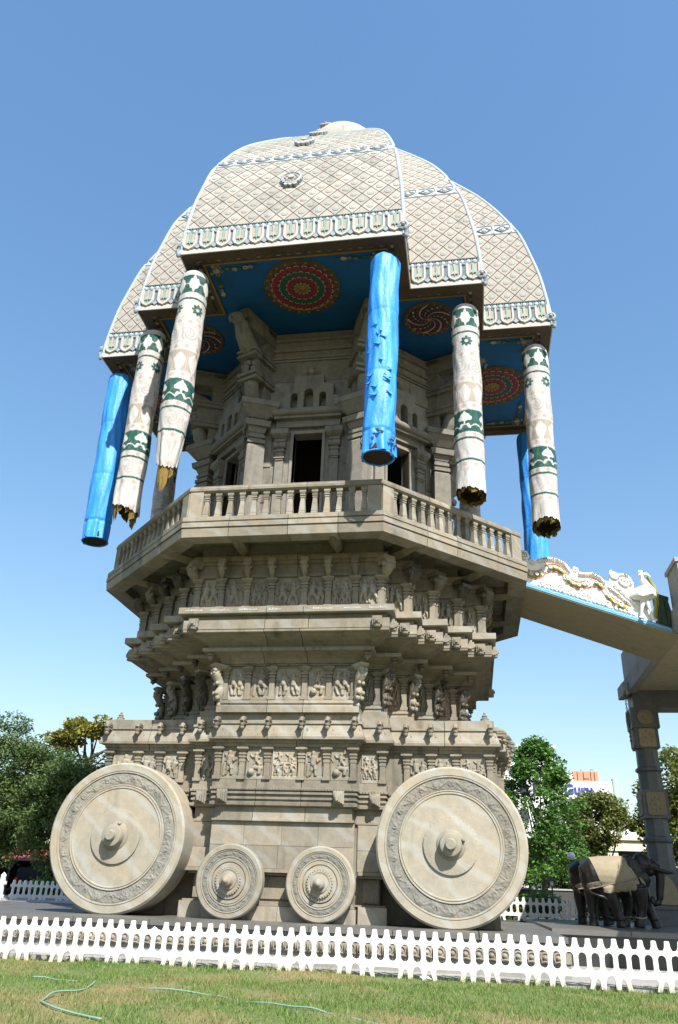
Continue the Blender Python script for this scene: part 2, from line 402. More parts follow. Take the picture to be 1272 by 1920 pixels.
# plan helpers -----------------------------------------------------
def stair(w, e, n):
    s = (e-w)/n; q = []
    for k in range(n+1):
        q.append((w+k*s, -(e-k*s)))
        if k < n: q.append((w+k*s, -(e-(k+1)*s)))
    pts = []
    for r in range(4):
        c, t = (1, 0) if r == 0 else (0, 1) if r == 1 else (-1, 0) if r == 2 else (0, -1)
        pts += [(c*x-t*y, t*x+c*y) for x, y in q]
    return pts                                    # counter-clockwise, starting at front right convex corner
def offset(pl, d):
    n = len(pl); out = []
    for i in range(n):
        a, b, c = Vector(pl[i-1]), Vector(pl[i]), Vector(pl[(i+1) % n])
        e1 = (b-a).normalized(); e2 = (c-b).normalized()
        n1 = Vector((e1.y, -e1.x)); n2 = Vector((e2.y, -e2.x))
        out.append(b+(n1+n2)*(d/(1+n1.dot(n2))))
    return out
def extrude(mb, pl, d, z0, z1, top=True, bottom=False, m=0):
    p = offset(pl, d); n = len(p)
    v = [(q.x, q.y, z0) for q in p]+[(q.x, q.y, z1) for q in p]
    f = [(i, (i+1) % n, n+(i+1) % n, n+i) for i in range(n)]
    if top: f.append(tuple(range(n, 2*n)))
    if bottom: f.append(tuple(range(n-1, -1, -1)))
    return mb.add(v, f, m)
def moulding(name, parent, plan, prof, back, mat, L=1.15, keep=None, stone_name='moulding_stone', joint=.008):
    """a moulding course round a stepped plan: seen edges are cut into separate stones, the rest is one course"""
    rings = [offset(plan, d) for d, z in prof]; n = len(plan)
    bk = offset(plan, back)
    core = MB(); singles = []
    for i in range(n):
        a = Vector(plan[i]); b = Vector(plan[(i+1) % n]); dr = (b-a); ln = dr.length; dr.normalize(); nm = Vector((dr.y, -dr.x))
        j = (i+1) % n
        mid = (a+b)/2
        seen = (mid.y < .6 and nm.y < .5) if keep is None else keep(mid, nm)
        cuts = [0, ln]
        if seen and ln > L*1.3:
            k = max(2, round(ln/L)); cuts = [0]+[ln*(q+random.uniform(-.16, .16))/k for q in range(1, k)]+[ln]
        for q in range(len(cuts)-1):
            A = []; B = []
            jt = random.uniform(-.004, .004) if seen else 0
            for r_, (d, z) in enumerate(prof):
                A.append((*(rings[r_][i] if q == 0 else a+dr*(cuts[q]+joint)+nm*(d+jt)), z))
                B.append((*(rings[r_][j] if q == len(cuts)-2 else a+dr*(cuts[q+1]-joint)+nm*(d+jt)), z))
            zt, zb = prof[-1][1], prof[0][1]
            for z in (zt, zb):
                A.append((*(bk[i] if q == 0 else a+dr*(cuts[q]+joint)+nm*back), z))
                B.append((*(bk[j] if q == len(cuts)-2 else a+dr*(cuts[q+1]-joint)+nm*back), z))
            k = len(A)
            fs = [(t, k+t, k+(t+1) % k, (t+1) % k) for t in range(k)]
            if q > 0: fs.append(tuple(range(k)))
            if q < len(cuts)-2: fs.append(tuple(range(2*k-1, k-1, -1)))
            if seen: singles.append((A+B, fs))
            else: core.add(A+B, fs)
    host = obj(name, core.mesh(name, mat) if core.f else None, parent)
    for v, fs in singles:
        c = sum((Vector(p) for p in v), Vector())/len(v)
        mb = MB(); mb.add([Vector(p)-c for p in v], fs)
        obj(stone_name, mb.mesh(stone_name, mat), host, T(*c))
    return host

# relief carving ----------------------------------------------------
def seg_h(X, Z, a, b, r):
    a = np.array(a); b = np.array(b); d = b-a; L = d@d+1e-9
    t = np.clip(((X-a[0])*d[0]+(Z-a[1])*d[1])/L, 0, 1)
    q = (X-a[0]-t*d[0])**2+(Z-a[1]-t*d[1])**2
    return np.sqrt(np.clip(r*r-q, 0, None))
def figure_h(X, Z, cx, zb, h, rng):
    H = np.zeros_like(X); u = h/7.5; sw = rng.uniform(-.5, .5)*u
    hip = (cx+sw*.6, zb+3.6*u); ch = (cx+sw*-.3, zb+5.6*u)
    def S(a, b, r, k=1.0):
        nonlocal H; H = np.maximum(H, seg_h(X, Z, a, b, r)*k)
    S(hip, ch, 1.0*u); S((ch[0]-.8*u, ch[1]), (ch[0]+.8*u, ch[1]), .55*u)
    S((ch[0]+rng.uniform(-.2, .2)*u, zb+6.7*u), (ch[0], zb+7.3*u), .62*u, 1.15)
    for sg in (-1, 1):
        kn = (hip[0]+sg*rng.uniform(.4, 1.5)*u, zb+rng.uniform(1.6, 2.6)*u); ft = (kn[0]+rng.uniform(-.9, .7)*u*sg, zb+.2*u)
        S((hip[0]+sg*.4*u, hip[1]), kn, .62*u); S(kn, ft, .45*u)
        el = (ch[0]+sg*rng.uniform(1.3, 2.0)*u, ch[1]+rng.uniform(-1.5, .8)*u); ha = (el[0]+rng.uniform(-1.2, 1.2)*u, el[1]+rng.uniform(-1.3, 1.5)*u)
        S((ch[0]+sg*.9*u, ch[1]), el, .38*u); S(el, ha, .32*u)
    return H
def relief_mesh(name, w, h, kind, seed, mat, depth=1.0, nx=44, nz=54, arch=True):
    rng = np.random.default_rng(seed)
    xs = np.linspace(-w/2, w/2, nx); zs = np.linspace(0, h, nz); X, Z = np.meshgrid(xs, zs)
    H = np.zeros_like(X)
    fl = .14*h
    if kind == 'pair':
        H = np.maximum(figure_h(X, Z, -w*.2, fl, h*.74, rng), figure_h(X, Z, w*.2, fl, h*.70, rng))
    elif kind == 'one':
        H = figure_h(X, Z, rng.uniform(-.08, .08)*w, fl, h*.8, rng)
        H = np.maximum(H, .5*seg_h(X, Z, (-w*.34, fl), (-w*.3, h*.5), .05))
    elif kind == 'crowd':
        for cx, zb, hh in ((-.3, fl, .45), (0, fl, .42), (.3, fl, .45), (-.22, h*.5+.02, .36), (.2, h*.52, .36)):
            H = np.maximum(H, figure_h(X, Z, cx*w, zb, hh*h, rng))
        H = np.maximum(H, .35*seg_h(X, Z, (-w*.4, h*.52), (w*.4, h*.54), .03))
    elif kind == 'seated':
        H = np.maximum(figure_h(X, Z, w*.05, h*.38, h*.5, rng), seg_h(X, Z, (-w*.2, h*.24), (-w*.2, h*.25), w*.2))
        H = np.maximum(H, .6*seg_h(X, Z, (-w*.1, h*.40), (w*.34, h*.38), .05)); H = np.maximum(H, seg_h(X, Z, (w*.25, h*.2), (w*.3, h*.36), .045))
    for k in range(5):                              # foliage, weapons and ornament filling the ground
        a = (rng.uniform(-.42, .42)*w, rng.uniform(.2, .9)*h); b = (a[0]+rng.normal(0, .12)*w, a[1]+rng.normal(0, .10)*h)
        H = np.maximum(H, .8*seg_h(X, Z, a, b, rng.uniform(.012, .026)))
    H = np.where(H > .004, H+.014, H)*depth*1.35
    H += rng.normal(0, .0035, H.shape)*(H > .004)
    if arch:                                       # raised jambs framing the scene
        e = np.abs(X)/(w/2); H = np.maximum(H, np.where(e > .93-.10*(Z/h)**2*0-.05*np.sin(np.pi*Z/h), .012, 0))
    H = np.maximum(H, np.where(Z < fl*.8, .022, 0))
    V = [[(X[j, i], -H[j, i], Z[j, i]) for i in range(nx)] for j in range(nz)]
    mb = MB(); mb.grid(V)
    # sides back to the wall
    return auto_smooth(mb.mesh(name, mat), 55)

# ================================================================ GROUND
mb = MB(); mb.add([(-900, -60, -.74), (900, -60, -.74), (900, 9, -.74), (-900, 9, -.74)], [(0, 1, 2, 3)])
mb.add([(-900, 8.7, 0), (900, 8.7, 0), (900, 1500, 0), (-900, 1500, 0), (-900, 8.7, -.75), (900, 8.7, -.75)], [(0, 1, 2, 3), (4, 5, 1, 0)])
struct('ground', mb.mesh('ground', EARTH))
nxl, nyl = 120, 60
gx = np.linspace(-16, 20, nxl); gy = np.linspace(-25, -6.95, nyl)
mb = MB(); mb.grid([[(x, y, -.70+.018*math.sin(x*1.7+y)+.02*math.sin(y*2.3-x*.6)+random.uniform(-.006, .006)) for x in gx] for y in gy])
struct('lawn', auto_smooth(mb.mesh('lawn', LAWN), 80))
# grass
N = 190000
bx = RNG.uniform(-9, 12.5, N); by = -24+17.1*RNG.beta(2.1, 1.25, N)
tuft = (np.sin(bx*1.9)*np.sin(by*2.7+bx)+np.sin(bx*5.1+by*3.7))*.25+.5
hgt = RNG.uniform(.022, .065, N)*(.45+.95*tuft)*np.where(RNG.random(N) < .04, 1.8, 1); edge = by > -7.35; hgt[edge] *= RNG.uniform(1.0, 2.4, edge.sum())*np.where(RNG.random(edge.sum()) < .06, 1.9, 1)
an = RNG.uniform(0, 2*np.pi, N); wd = RNG.uniform(.004, .008, N); ln_ = RNG.uniform(.2, 1.0, N)*hgt; la = RNG.uniform(0, 2*np.pi, N)
gz = -.70+.018*np.sin(bx*1.7+by)+.02*np.sin(by*2.3-bx*.6)
V = np.empty((N, 3, 3))
V[:, 0] = np.stack([bx-wd*np.cos(an), by-wd*np.sin(an), gz-.005], 1); V[:, 1] = np.stack([bx+wd*np.cos(an), by+wd*np.sin(an), gz-.005], 1)
V[:, 2] = np.stack([bx+ln_*np.cos(la), by+ln_*np.sin(la), gz+hgt], 1)
def tri_mesh(name, V, mat, per):
    me = bpy.data.meshes.new(name); n = V.shape[0]
    me.vertices.add(n*per); me.vertices.foreach_set('co', V.reshape(-1))
    me.loops.add(n*per); me.loops.foreach_set('vertex_index', np.arange(n*per, dtype=np.int32))
    me.polygons.add(n); me.polygons.foreach_set('loop_start', np.arange(0, n*per, per, dtype=np.int32))
    me.polygons.foreach_set('loop_total', np.full(n, per, dtype=np.int32))
    me.materials.append(mat); me.update(calc_edges=True); me.validate(); return me
o = obj('grass', tri_mesh('grass', V, BLADE, 3)); o['kind'] = 'stuff'
# pavement round the platform
mb = MB(); mb.box(-17, 24, -6.95, 5, -.80, -.66); struct('pavement', mb.mesh('pavement', PAVE))
mb = MB(); mb.box(-34, -5.0, 4.7, 14.5, -.5, .035); struct('rear_path', mb.mesh('rear_path', PAVE))
# chariot platform and the lower one the elephants stand on
PX0, PX1, PY0 = -16.0, 6.28, -6.0
plat = struct('platform', MB().box(PX0, PX1, PY0, 4.6, -.70, -.06).mesh('platform', GRANITE))
def slabs(x0, x1, y0, y1, z0, z1, nx, ny, mat, parent, g=.006):
    xs = np.linspace(x0, x1, nx+1); ys = np.linspace(y0, y1, ny+1)
    me = MB().box(-(x1-x0)/nx/2+g, (x1-x0)/nx/2-g, -(y1-y0)/ny/2+g, (y1-y0)/ny/2-g, z0, z1, tx=.004, ty=.004).mesh('paving_slab', mat)
    for i in range(nx):
        for j in range(ny):
            obj('paving_slab', me, parent, T((xs[i]+xs[i+1])/2, (ys[j]+ys[j+1])/2, random.uniform(-.0015, .0015)))
slabs(PX0, PX1, PY0-.05, 4.6, -.058, .045, 13, 7, SLATE, plat)
fr = MB()
for i in range(20):
    x = PX0+(PX1-PX0)*i/20; fr.box(x+.004, x+(PX1-PX0)/20-.004, PY0-.03, PY0+.02, -.28, -.06)
obj('granite_facing', fr.mesh('granite_facing', GRANITE), plat)
ros = MB()
ros.lathe([(.105, 0), (.10, .03), (.075, .035), (.07, .015), (.05, .015), (.045, .05), (0, .06)], 14, FRONT)
ros.box(-.125, -.108, -.05, 0, -.09, .09); ros.tube([(-.1, -.02, -.09), (0, -.045, -.06), (.1, -.02, -.09)], .018, 6)
rosm = ros.mesh('carved_rosette', STONEP, True)
band = obj('carved_skirting', MB().box(PX0, PX1+.02, PY0-.10, PY0-.03, -.40, -.22).mesh('carved_skirting', STONEP), plat)
for i in range(54): obj('carved_rosette', rosm, band, T(-7.3+i*.252, PY0-.10, -.31))
obj('whitewashed_plinth', MB().box(PX0, PX1, PY0-.07, PY0+.1, -.70, -.40).mesh('whitewashed_plinth', PLINTH), plat)
eplat = struct('elephant_platform', MB().box(PX1+.003, 30, -2.25, 8.6, -.70, -.02).mesh('elephant_platform', GRANITE))
slabs(PX1+.003, 24.3, -2.30, 8.6, -.018, .10, 10, 7, SLATE, eplat)

# ================================================================ CHARIOT
CH = thing('stone_chariot', 'tall carved stone temple chariot with tiered base, balcony and curved tiled roof', 'temple chariot')
BASE = [(1.75, -4.15), (1.75, -3.68), (2.42, -3.68), (2.42, -3.30), (5.05, -3.30), (5.05, -2.55), (5.2, -2.55), (5.2, -1.7), (5.32, -1.7)]
q = BASE; BASE = q+[(x, -y) for x, y in q[::-1]]+[(-x, -y) for x, y in q]+[(-x, y) for x, y in q[::-1]]
ST = stair(1.70, 4.25, 4); SS = (4.25-1.70)/4
OC = [(2.61, -6.3), (6.3, -2.61), (6.3, 2.61), (2.61, 6.3), (-2.61, 6.3), (-6.3, 2.61), (-6.3, -2.61), (-2.61, -6.3)]

# --- lower body
mb = MB()
mb.box(-4.9, 4.9, -2.75, 2.75, 0, 2.18); mb.box(-2.38, 2.38, -3.62, 3.62, 1.0, 2.18); mb.box(-2.3, 2.3, -3.36, 3.36, 0, 1.05)
mb.box(-1.70, 1.70, -3.80, 3.80, 0, 1.1); mb.box(-1.68, 1.68, -4.0, 4.0, 1.1, 2.18)
for sx in (-1, 1):
    for sy in (-1, 1): mb.box(min(sx*4.55, sx*5.08), max(sx*4.55, sx*5.08), min(sy*2.2, sy*3.22), max(sy*2.2, sy*3.22), 0, 2.18)
obj('lower_body', mb.mesh('lower_body', STONE), CH)
def blocks(name, parent, x0, x1, y, th, rows, mat, L=.95):
    for z0, z1 in rows:
        n = max(1, round((x1-x0)/L)); xs = [x0]+[x0+(x1-x0)*(k+random.uniform(-.2, .2))/n for k in range(1, n)]+[x1]
        for a, b in zip(xs, xs[1:]):
            w, h = (b-a)/2-.004, (z1-z0)/2-.004
            obj(name, MB().box(-w, w, -th/2-random.uniform(0, .006), th/2, -h, h, ty=0).mesh(name, mat), parent, T((a+b)/2, y, (z0+z1)/2))
wl = obj('wall', MB().box(-1.70, 1.70, -4.02, -3.98, 1.15, 2.16).mesh('wall', STONE), CH)
blocks('wall_block', wl, -1.76, 1.76, -4.03, .07, ((1.14, 1.64), (1.64, 2.17)), STONEP)
for sx in (-1, 1):
    blocks('wall_block', wl, min(sx*1.78, sx*2.42), max(sx*1.78, sx*2.42), -3.63, .07, ((1.14, 1.60), (1.60, 2.17)), STONEP)
foot = obj('footing', MB().box(-1.76, 1.76, -3.9, -3.84, 0, .36).mesh('footing', STONE), CH)
blocks('footing_block', foot, -1.82, 1.82, -3.96, .16, ((0.04, .35),), STONEP, 1.0)
obj('footing_block', MB().box(-2.5, -1.83, -3.72, -3.3, .04, .40).mesh('footing_block', STONEP), foot)
obj('footing_block', MB().box(1.83, 2.5, -3.72, -3.3, .04, .40).mesh('footing_block', STONEP), foot)
mb = MB(); mb.box(-1.78, 1.78, -3.97, -3.8, .352, .39); mb.box(-1.76, 1.76, -3.92, -3.8, .39, .45); mb.box(-2.46, 2.46, -3.62, -3.3, .402, .44)
mb.box(-1.80, 1.80, -4.10, -3.8, 1.06, 1.138); mb.box(-1.76, 1.76, -3.94, -3.8, 1.0, 1.058)
mb.box(-2.46, -1.81, -3.70, -3.5, 1.06, 1.138); mb.box(1.81, 2.46, -3.70, -3.5, 1.06, 1.138)
mb.box(1.9, 2.28, -3.42, -3.34, .48, .98); mb.box(-2.28, -1.9, -3.42, -3.34, .48, .98)
for a in (-1.5, -.5, .5): mb.box(a+.03, a+.97, -3.84, -3.78, .50, .97)
obj('axle_ledge', mb.mesh('axle_ledge', STONE), CH)

# --- base tier mouldings
core = MB(); extrude(core, BASE, -.085, 2.16, 3.118); extrude(core, BASE, 0, 3.119, 4.70); obj('base_core', core.mesh('base_core', STONE), CH)
moulding('ledge_band', CH, BASE, [(-.05, 2.17), (0, 2.18), (0, 2.235), (-.055, 2.245), (-.055, 2.50)], -.2, STONEP, 1.3)
moulding('plinth_moulding', CH, BASE, [(-.02, 2.505), (.07, 2.53), (.08, 2.60), (.015, 2.615), (.015, 2.66), (.055, 2.67), (.055, 2.72), (.01, 2.73), (.01, 2.78),
                                       (.065, 2.79), (.065, 2.84), (.03, 2.85), (.03, 2.87), (.09, 2.88), (.09, 2.94), (.055, 2.945), (.055, 3.115), (.04, 3.12)], -.1, STONE, 1.2)
moulding('frieze_beam', CH, BASE, [(.0, 3.90), (.05, 3.91), (.05, 3.99), (.09, 4.0), (.12, 4.055)], -.1, STONE, 1.4)
moulding('cornice', CH, BASE, [(.12, 4.06), (.235, 4.07), (.245, 4.135), (.215, 4.15), (.205, 4.20), (.165, 4.30), (.13, 4.41), (.13, 4.45), (.16, 4.455), (.16, 4.51),
                               (.10, 4.52), (.10, 4.715), (.05, 4.72)], -.1, STONEP, 1.2)
# beads under the frieze
bd = MB()
for x in np.arange(-1.74, 1.75, .075): bd.ball((x, -4.235, 2.912), .022, nu=6, nv=4)
for sx in (-1, 1):
    for x in np.arange(1.9, 2.45, .075): bd.ball((sx*x, -3.765, 2.912), .022, nu=6, nv=4)
    for x in np.arange(2.55, 5.1, .075): bd.ball((sx*x, -3.385, 2.912), .022, nu=6, nv=4)
o = obj('bead_row', bd.mesh('bead_row', STONE), CH); o['kind'] = 'stuff'

# --- repeated carved members, one mesh each
def pilaster_mesh(h, w=.19, d=.10, mat=STONE):
    m = MB(); hw = w/2
    m.box(-hw*1.05, hw*1.05, -d*1.05, .03, 0, .10*h); m.box(-hw*.78, hw*.78, -d*.8, .03, .10*h, .52*h, tx=.006)
    m.box(-hw*.86, hw*.86, -d*.9, .03, .52*h, .60*h); m.box(-hw*.66, hw*.66, -d*.75, .03, .60*h, .645*h)
    m.box(-hw*.92, hw*.92, -d*.95, .03, .645*h, .70*h); m.box(-hw*.66, hw*.66, -d*.75, .03, .70*h, .735*h)
    m.box(-hw*1.0, hw*1.0, -d, .03, .735*h, .79*h); m.box(-hw*.72, hw*.72, -d*.8, .03, .79*h, .825*h)
    m.add([(-hw*.8, -d*.8, .825*h), (hw*.8, -d*.8, .825*h), (hw*.8, .03, .825*h), (-hw*.8, .03, .825*h), (-hw*1.45, -d*1.5, .90*h), (hw*1.45, -d*1.5, .90*h), (hw*1.45, .03, .90*h), (-hw*1.45, .03, .90*h)],
          [(3, 2, 1, 0), (0, 1, 5, 4), (1, 2, 6, 5), (3, 0, 4, 7), (4, 5, 6, 7)])
    m.box(-hw*1.5, hw*1.5, -d*1.55, .03, .90*h, .955*h); m.box(-hw*.8, hw*.8, -d*.9, .03, .955*h, h)
    return m.mesh('pilaster', mat)
PIL1 = pilaster_mesh(.80); PIL2 = pilaster_mesh(.88); PIL3 = pilaster_mesh(.88, .20, .11)
KINDS = ('pair', 'one', 'crowd', 'seated', 'pair', 'crowd')
def relief_set(w, h, n, seed, mat, dp): return [relief_mesh('relief_panel', w, h, KINDS[i % len(KINDS)], seed+i, mat, dp) for i in range(n)]
REL1 = relief_set(.44, .70, 6, 10, STONEP, .85); REL1B = relief_set(.62, .70, 3, 30, STONEP, .85)
REL2 = relief_set(.44, .80, 6, 50, STONEP, .9); REL2B = relief_set(.64, .80, 3, 70, STONEP, .9); REL2R = relief_set(.44, .80, 3, 80, STONER, .9)
REL3 = relief_set(.50, .84, 6, 90, STONEP, 1.0); REL3B = relief_set(.72, .84, 3, 110, STONEP, 1.0)
def nasi():
    m = MB(); m.box(-.055, .055, -.30, 0, .06, .13); m.box(-.07, .07, -.31, .0, .13, .16)
    m.tube([(0, .02, .14), (0, -.12, .20), (0, -.25, .18), (0, -.31, .10)], [.06, .065, .06, .05], 8)
    m.lathe([(.02, -.10), (.045, -.075), (.06, -.045), (.055, -.02), (.04, -.005), (.062, .02), (.062, .06)], 10, T(0, -.255, 0))
    m.lathe([(.15, 0), (.15, .03), (.115, .045), (.10, .02), (.0, .02)], 14, T(0, -.045, -.09) @ RX(R(62)), a0=0, a1=math.pi, caps=False)
    return auto_smooth(m.mesh('cornice_bracket', STONE))
NASI = nasi()
def knob():
    m = MB(); m.box(-.12, .12, -.11, .02, -.11, .12); m.box(-.075, .075, -.16, -.11, -.08, .08); m.box(-.035, .035, -.20, -.16, -.04, .04)
    m.lathe([(.10, 0), (.085, -.05), (.03, -.06)], 10, T(0, -.07, -.11)); return m.mesh('square_boss', STONEP)
KNOB = knob()
def pendant():
    m = MB(); m.lathe([(.005, -.16), (.03, -.12), (.075, -.09), (.085, -.05), (.05, -.03), (.09, -.015), (.095, .03), (.06, .06)], 12); return auto_smooth(m.mesh('bud_pendant', STONE), 50)
PEND = pendant()
def yali():
    """rearing beast bracket: leans outwards (-y) as it rises"""
    rng = np.random.default_rng(5); m = MB()
    path = [(0, -.10, -.02), (0, -.15, .10), (0, -.17, .24), (0, -.13, .38), (0, -.20, .52), (0, -.28, .66), (0, -.27, .80), (0, -.24, .92)]
    rad = [.05, .10, .12, .085, .12, .13, .11, .07]
    n = 12; V = []
    ps = []
    for i in range(len(path)-1):
        for t in (0, .33, .66): ps.append((np.array(path[i])*(1-t)+np.array(path[i+1])*t, rad[i]*(1-t)+rad[i+1]*t))
    ps.append((np.array(path[-1]), rad[-1]))
    for p, r in ps:
        V.append([(p[0]+r*math.cos(a)*(1+rng.uniform(-.16, .2)), p[1]+r*math.sin(a)*(1+rng.uniform(-.16, .2)), p[2]) for a in np.linspace(0, 2*math.pi, n, endpoint=False)])
    m.grid(V, wrap=True)
    for z, y, r in ((.78, -.36, .07), (.70, -.38, .05), (.45, -.27, .055), (.20, -.27, .06), (.08, -.22, .07)):
        for s in (-1, 1): m.ball((s*.06, y, z), r, nu=8, nv=5)
    m.ball((0, -.14, -.08), (.06, .06, .07), nu=8, nv=6)
    m.add([(-.07, -.30, .80), (.07, -.30, .80), (.07, -.02, .80), (-.07, -.02, .80), (-.13, -.42, .90), (.13, -.42, .90), (.13, -.02, .90), (-.13, -.02, .90), (-.13, -.42, .95), (.13, -.42, .95), (.13, -.02, .95), (-.13, -.02, .95)],
          [(3, 2, 1, 0), (0, 1, 5, 4), (1, 2, 6, 5), (2, 3, 7, 6), (3, 0, 4, 7), (4, 5, 9, 8), (5, 6, 10, 9), (6, 7, 11, 10), (7, 4, 8, 11), (8, 9, 10, 11)])
    return auto_smooth(m.mesh('beast_bracket', STONEP), 70)
YALI = yali()
def corbel(w):
    m = MB(); m.box(-w*.5, w*.5, -.30, .04, .34, .47); m.box(-w*.42, w*.42, -.36, -.0, .24, .34)
    m.tube([(0, -.05, -.02), (0, -.14, .04), (0, -.22, .14), (0, -.26, .26)], [w*.2, w*.34, w*.42, w*.42], 8)
    m.ball((0, -.14, -.03), w*.22, nu=8, nv=6)
    for s in (-1, 1): m.ball((s*w*.42, -.25, .22), w*.2, nu=8, nv=6)
    return auto_smooth(m.mesh('corbel', STONE), 60)
CORB = corbel(.20); CORBL = corbel(.36)
INS = paint('faded_white_inscription', (.44, .43, .40), .8, .1)

def front_faces(d):
    """(x0, x1, y) of the faces that look to the front, at offset d of the stepped plan"""
    F = [(-1.70-d, 1.70+d, -4.25-d, 0)]
    for k in range(1, 5):
        xa, xb, y = 1.70+(k-1)*SS+d, 1.70+k*SS+d, -(4.25-k*SS)-d
        F += [(xa, xb, y, 1), (-xb, -xa, y, -1)]
    return F
SIDES = (0, R(90), R(-90))
# tier 2 and tier 3 walls
core = MB(); extrude(core, ST, 0, 4.69, 6.7); obj('second_tier_core', core.mesh('second_tier_core', STONE), CH)
core = MB(); extrude(core, ST, .76, 6.9, 9.2, bottom=True); obj('third_tier_core', core.mesh('third_tier_core', STONE), CH)
moulding('second_plinth', CH, ST, [(.14, 4.722), (.14, 4.87), (.10, 4.885), (.09, 4.93), (.12, 4.95), (.12, 4.985), (.095, 5.0), (.095, 5.04), (.06, 5.05)], -.1, STONEP, 1.3)
moulding('second_beam', CH, ST, [(.02, 5.93), (.06, 5.935), (.06, 5.98)], -.1, STONE, 1.5)
moulding('lower_cove', CH, ST, [(.10, 5.982), (.115, 6.02), (.155, 6.08), (.235, 6.135), (.36, 6.18), (.40, 6.195), (.535, 6.20), (.54, 6.215), (.54, 6.285), (.50, 6.295)], -.1, STONE, 1.3)
moulding('upper_cove', CH, ST, [(.40, 6.30), (.415, 6.35), (.49, 6.43), (.63, 6.50), (.77, 6.54), (.80, 6.565), (.955, 6.57), (.965, 6.585), (.965, 6.635)], -.1, STONE, 1.3)
moulding('boss_band', CH, ST, [(.95, 6.64), (.975, 6.65), (.975, 6.90), (.94, 6.91), (.90, 6.93), (.90, 7.015)], .5, STONEP, 1.25)
moulding('frieze_slab', CH, ST, [(.90, 7.02), (1.09, 7.03), (1.10, 7.045), (1.10, 7.205), (1.0, 7.21)], .5, STONEP, 1.35)
moulding('third_beam', CH, ST, [(.77, 8.10), (.82, 8.11), (.82, 8.19), (.785, 8.20), (.785, 8.46), (.84, 8.47), (.84, 8.55), (.90, 8.56), (.90, 8.70)], .5, STONE, 1.4)
for si, ang in enumerate(SIDES):
    M0 = RZ(ang); det = random.Random(20+si)
    # tier 2
    for x0, x1, y, k in front_faces(0.0):
        if k == 0:
            px = [-1.70+.02, -1.08, -.44, .42, 1.05, 1.70-.02]
            for x in px: obj('pilaster', PIL2, CH, M0 @ T(x, y, 5.05))
            for i, (a, b) in enumerate(zip(px, px[1:])):
                me = REL2B[si % 3] if i == 2 else REL2[(i+si) % 6]
                obj('relief_panel', me, CH, M0 @ T((a+b)/2, y-.012, 5.06))
        else:
            xo = x1 if k > 0 else x0
            obj('pilaster', PIL2, CH, M0 @ T(xo-k*.12, y, 5.05))
            me = (REL2R if (si == 0 and k > 0 and det.random() < .4) else REL2)[det.randrange(3)]
            obj('relief_panel', me, CH, M0 @ T((x0+x1)/2-k*.09, y-.012, 5.06) @ Matrix.Scale(.82, 4, (1, 0, 0)))
    for k in range(5):
        for s in (1, -1):
            if ang != 0 and k == (0 if False else 4) and s == 1 and ang > 0: pass
            cx, cy = s*(1.70+k*SS), -(4.25-k*SS)
            if k == 4 and ((ang == 0) is False): continue
            a2 = R(45)*s
            obj('beast_bracket', YALI, CH, M0 @ T(cx, cy, 4.99) @ RZ(a2))
            obj('bud_pendant', PEND, CH, M0 @ T(cx+s*.36, cy-.36, 6.14))
            if k < 5: obj('corbel', CORBL, CH, M0 @ T(cx+s*.76, cy-.76, 8.10) @ RZ(a2))
    # tier 2 bosses on the upper band
    for x0, x1, y, k in front_faces(.975):
        for s in ((1, -1) if k == 0 else (k,)):
            xo = (x1 if s > 0 else x0)
            obj('square_boss', KNOB, CH, M0 @ T(xo-s*.30, y, 6.79))
    # tier 3
    for x0, x1, y, k in front_faces(.76):
        if k == 0:
            px = [x0+.02, -1.79, -1.09, -.43, .44, 1.07, 1.78, x1-.02]
            for x in px: obj('pilaster', PIL3, CH, M0 @ T(x, y, 7.215))
            for x in px[1:-1]: obj('corbel', CORB, CH, M0 @ T(x, y, 8.10))
            for i, (a, b) in enumerate(zip(px, px[1:])):
                me = REL3B[si % 3] if i == 3 else REL3[(i+2*si) % 6]
                obj('relief_panel', me, CH, M0 @ T((a+b)/2, y-.012, 7.22))
        else:
            xo = x1 if k > 0 else x0
            obj('pilaster', PIL3, CH, M0 @ T(xo-k*.05, y, 7.215))
            obj('relief_panel', REL3[det.randrange(6)], CH, M0 @ T((x0+x1)/2-k*.06, y-.012, 7.22) @ Matrix.Scale(.8, 4, (1, 0, 0)))
# faded painted inscription on the slab under the third frieze (short strokes, too worn to read)
ins = MB(); rr = random.Random(3)
for cx, wid in ((-2.4, .42), (-1.7, .5), (-.95, .48), (-.25, .3), (1.0, .5), (1.75, .42), (2.4, .45)):
    x = cx-wid/2
    while x < cx+wid/2:
        h = rr.uniform(.03, .055); z = 7.10+rr.uniform(-.006, .006); w = rr.uniform(.008, .03)
        ins.box(x, x+w, -5.356, -5.345, z, z+rr.choice((.012, h))); ins.box(x, x+.010, -5.357, -5.345, z, z+h)
        if rr.random() < .5: ins.box(x, x+w*1.2, -5.356, -5.345, z+h-.01, z+h)
        x += w+rr.uniform(.008, .018)
o = obj('faded_inscription', ins.mesh('faded_inscription', INS), CH); o['kind'] = 'stuff'
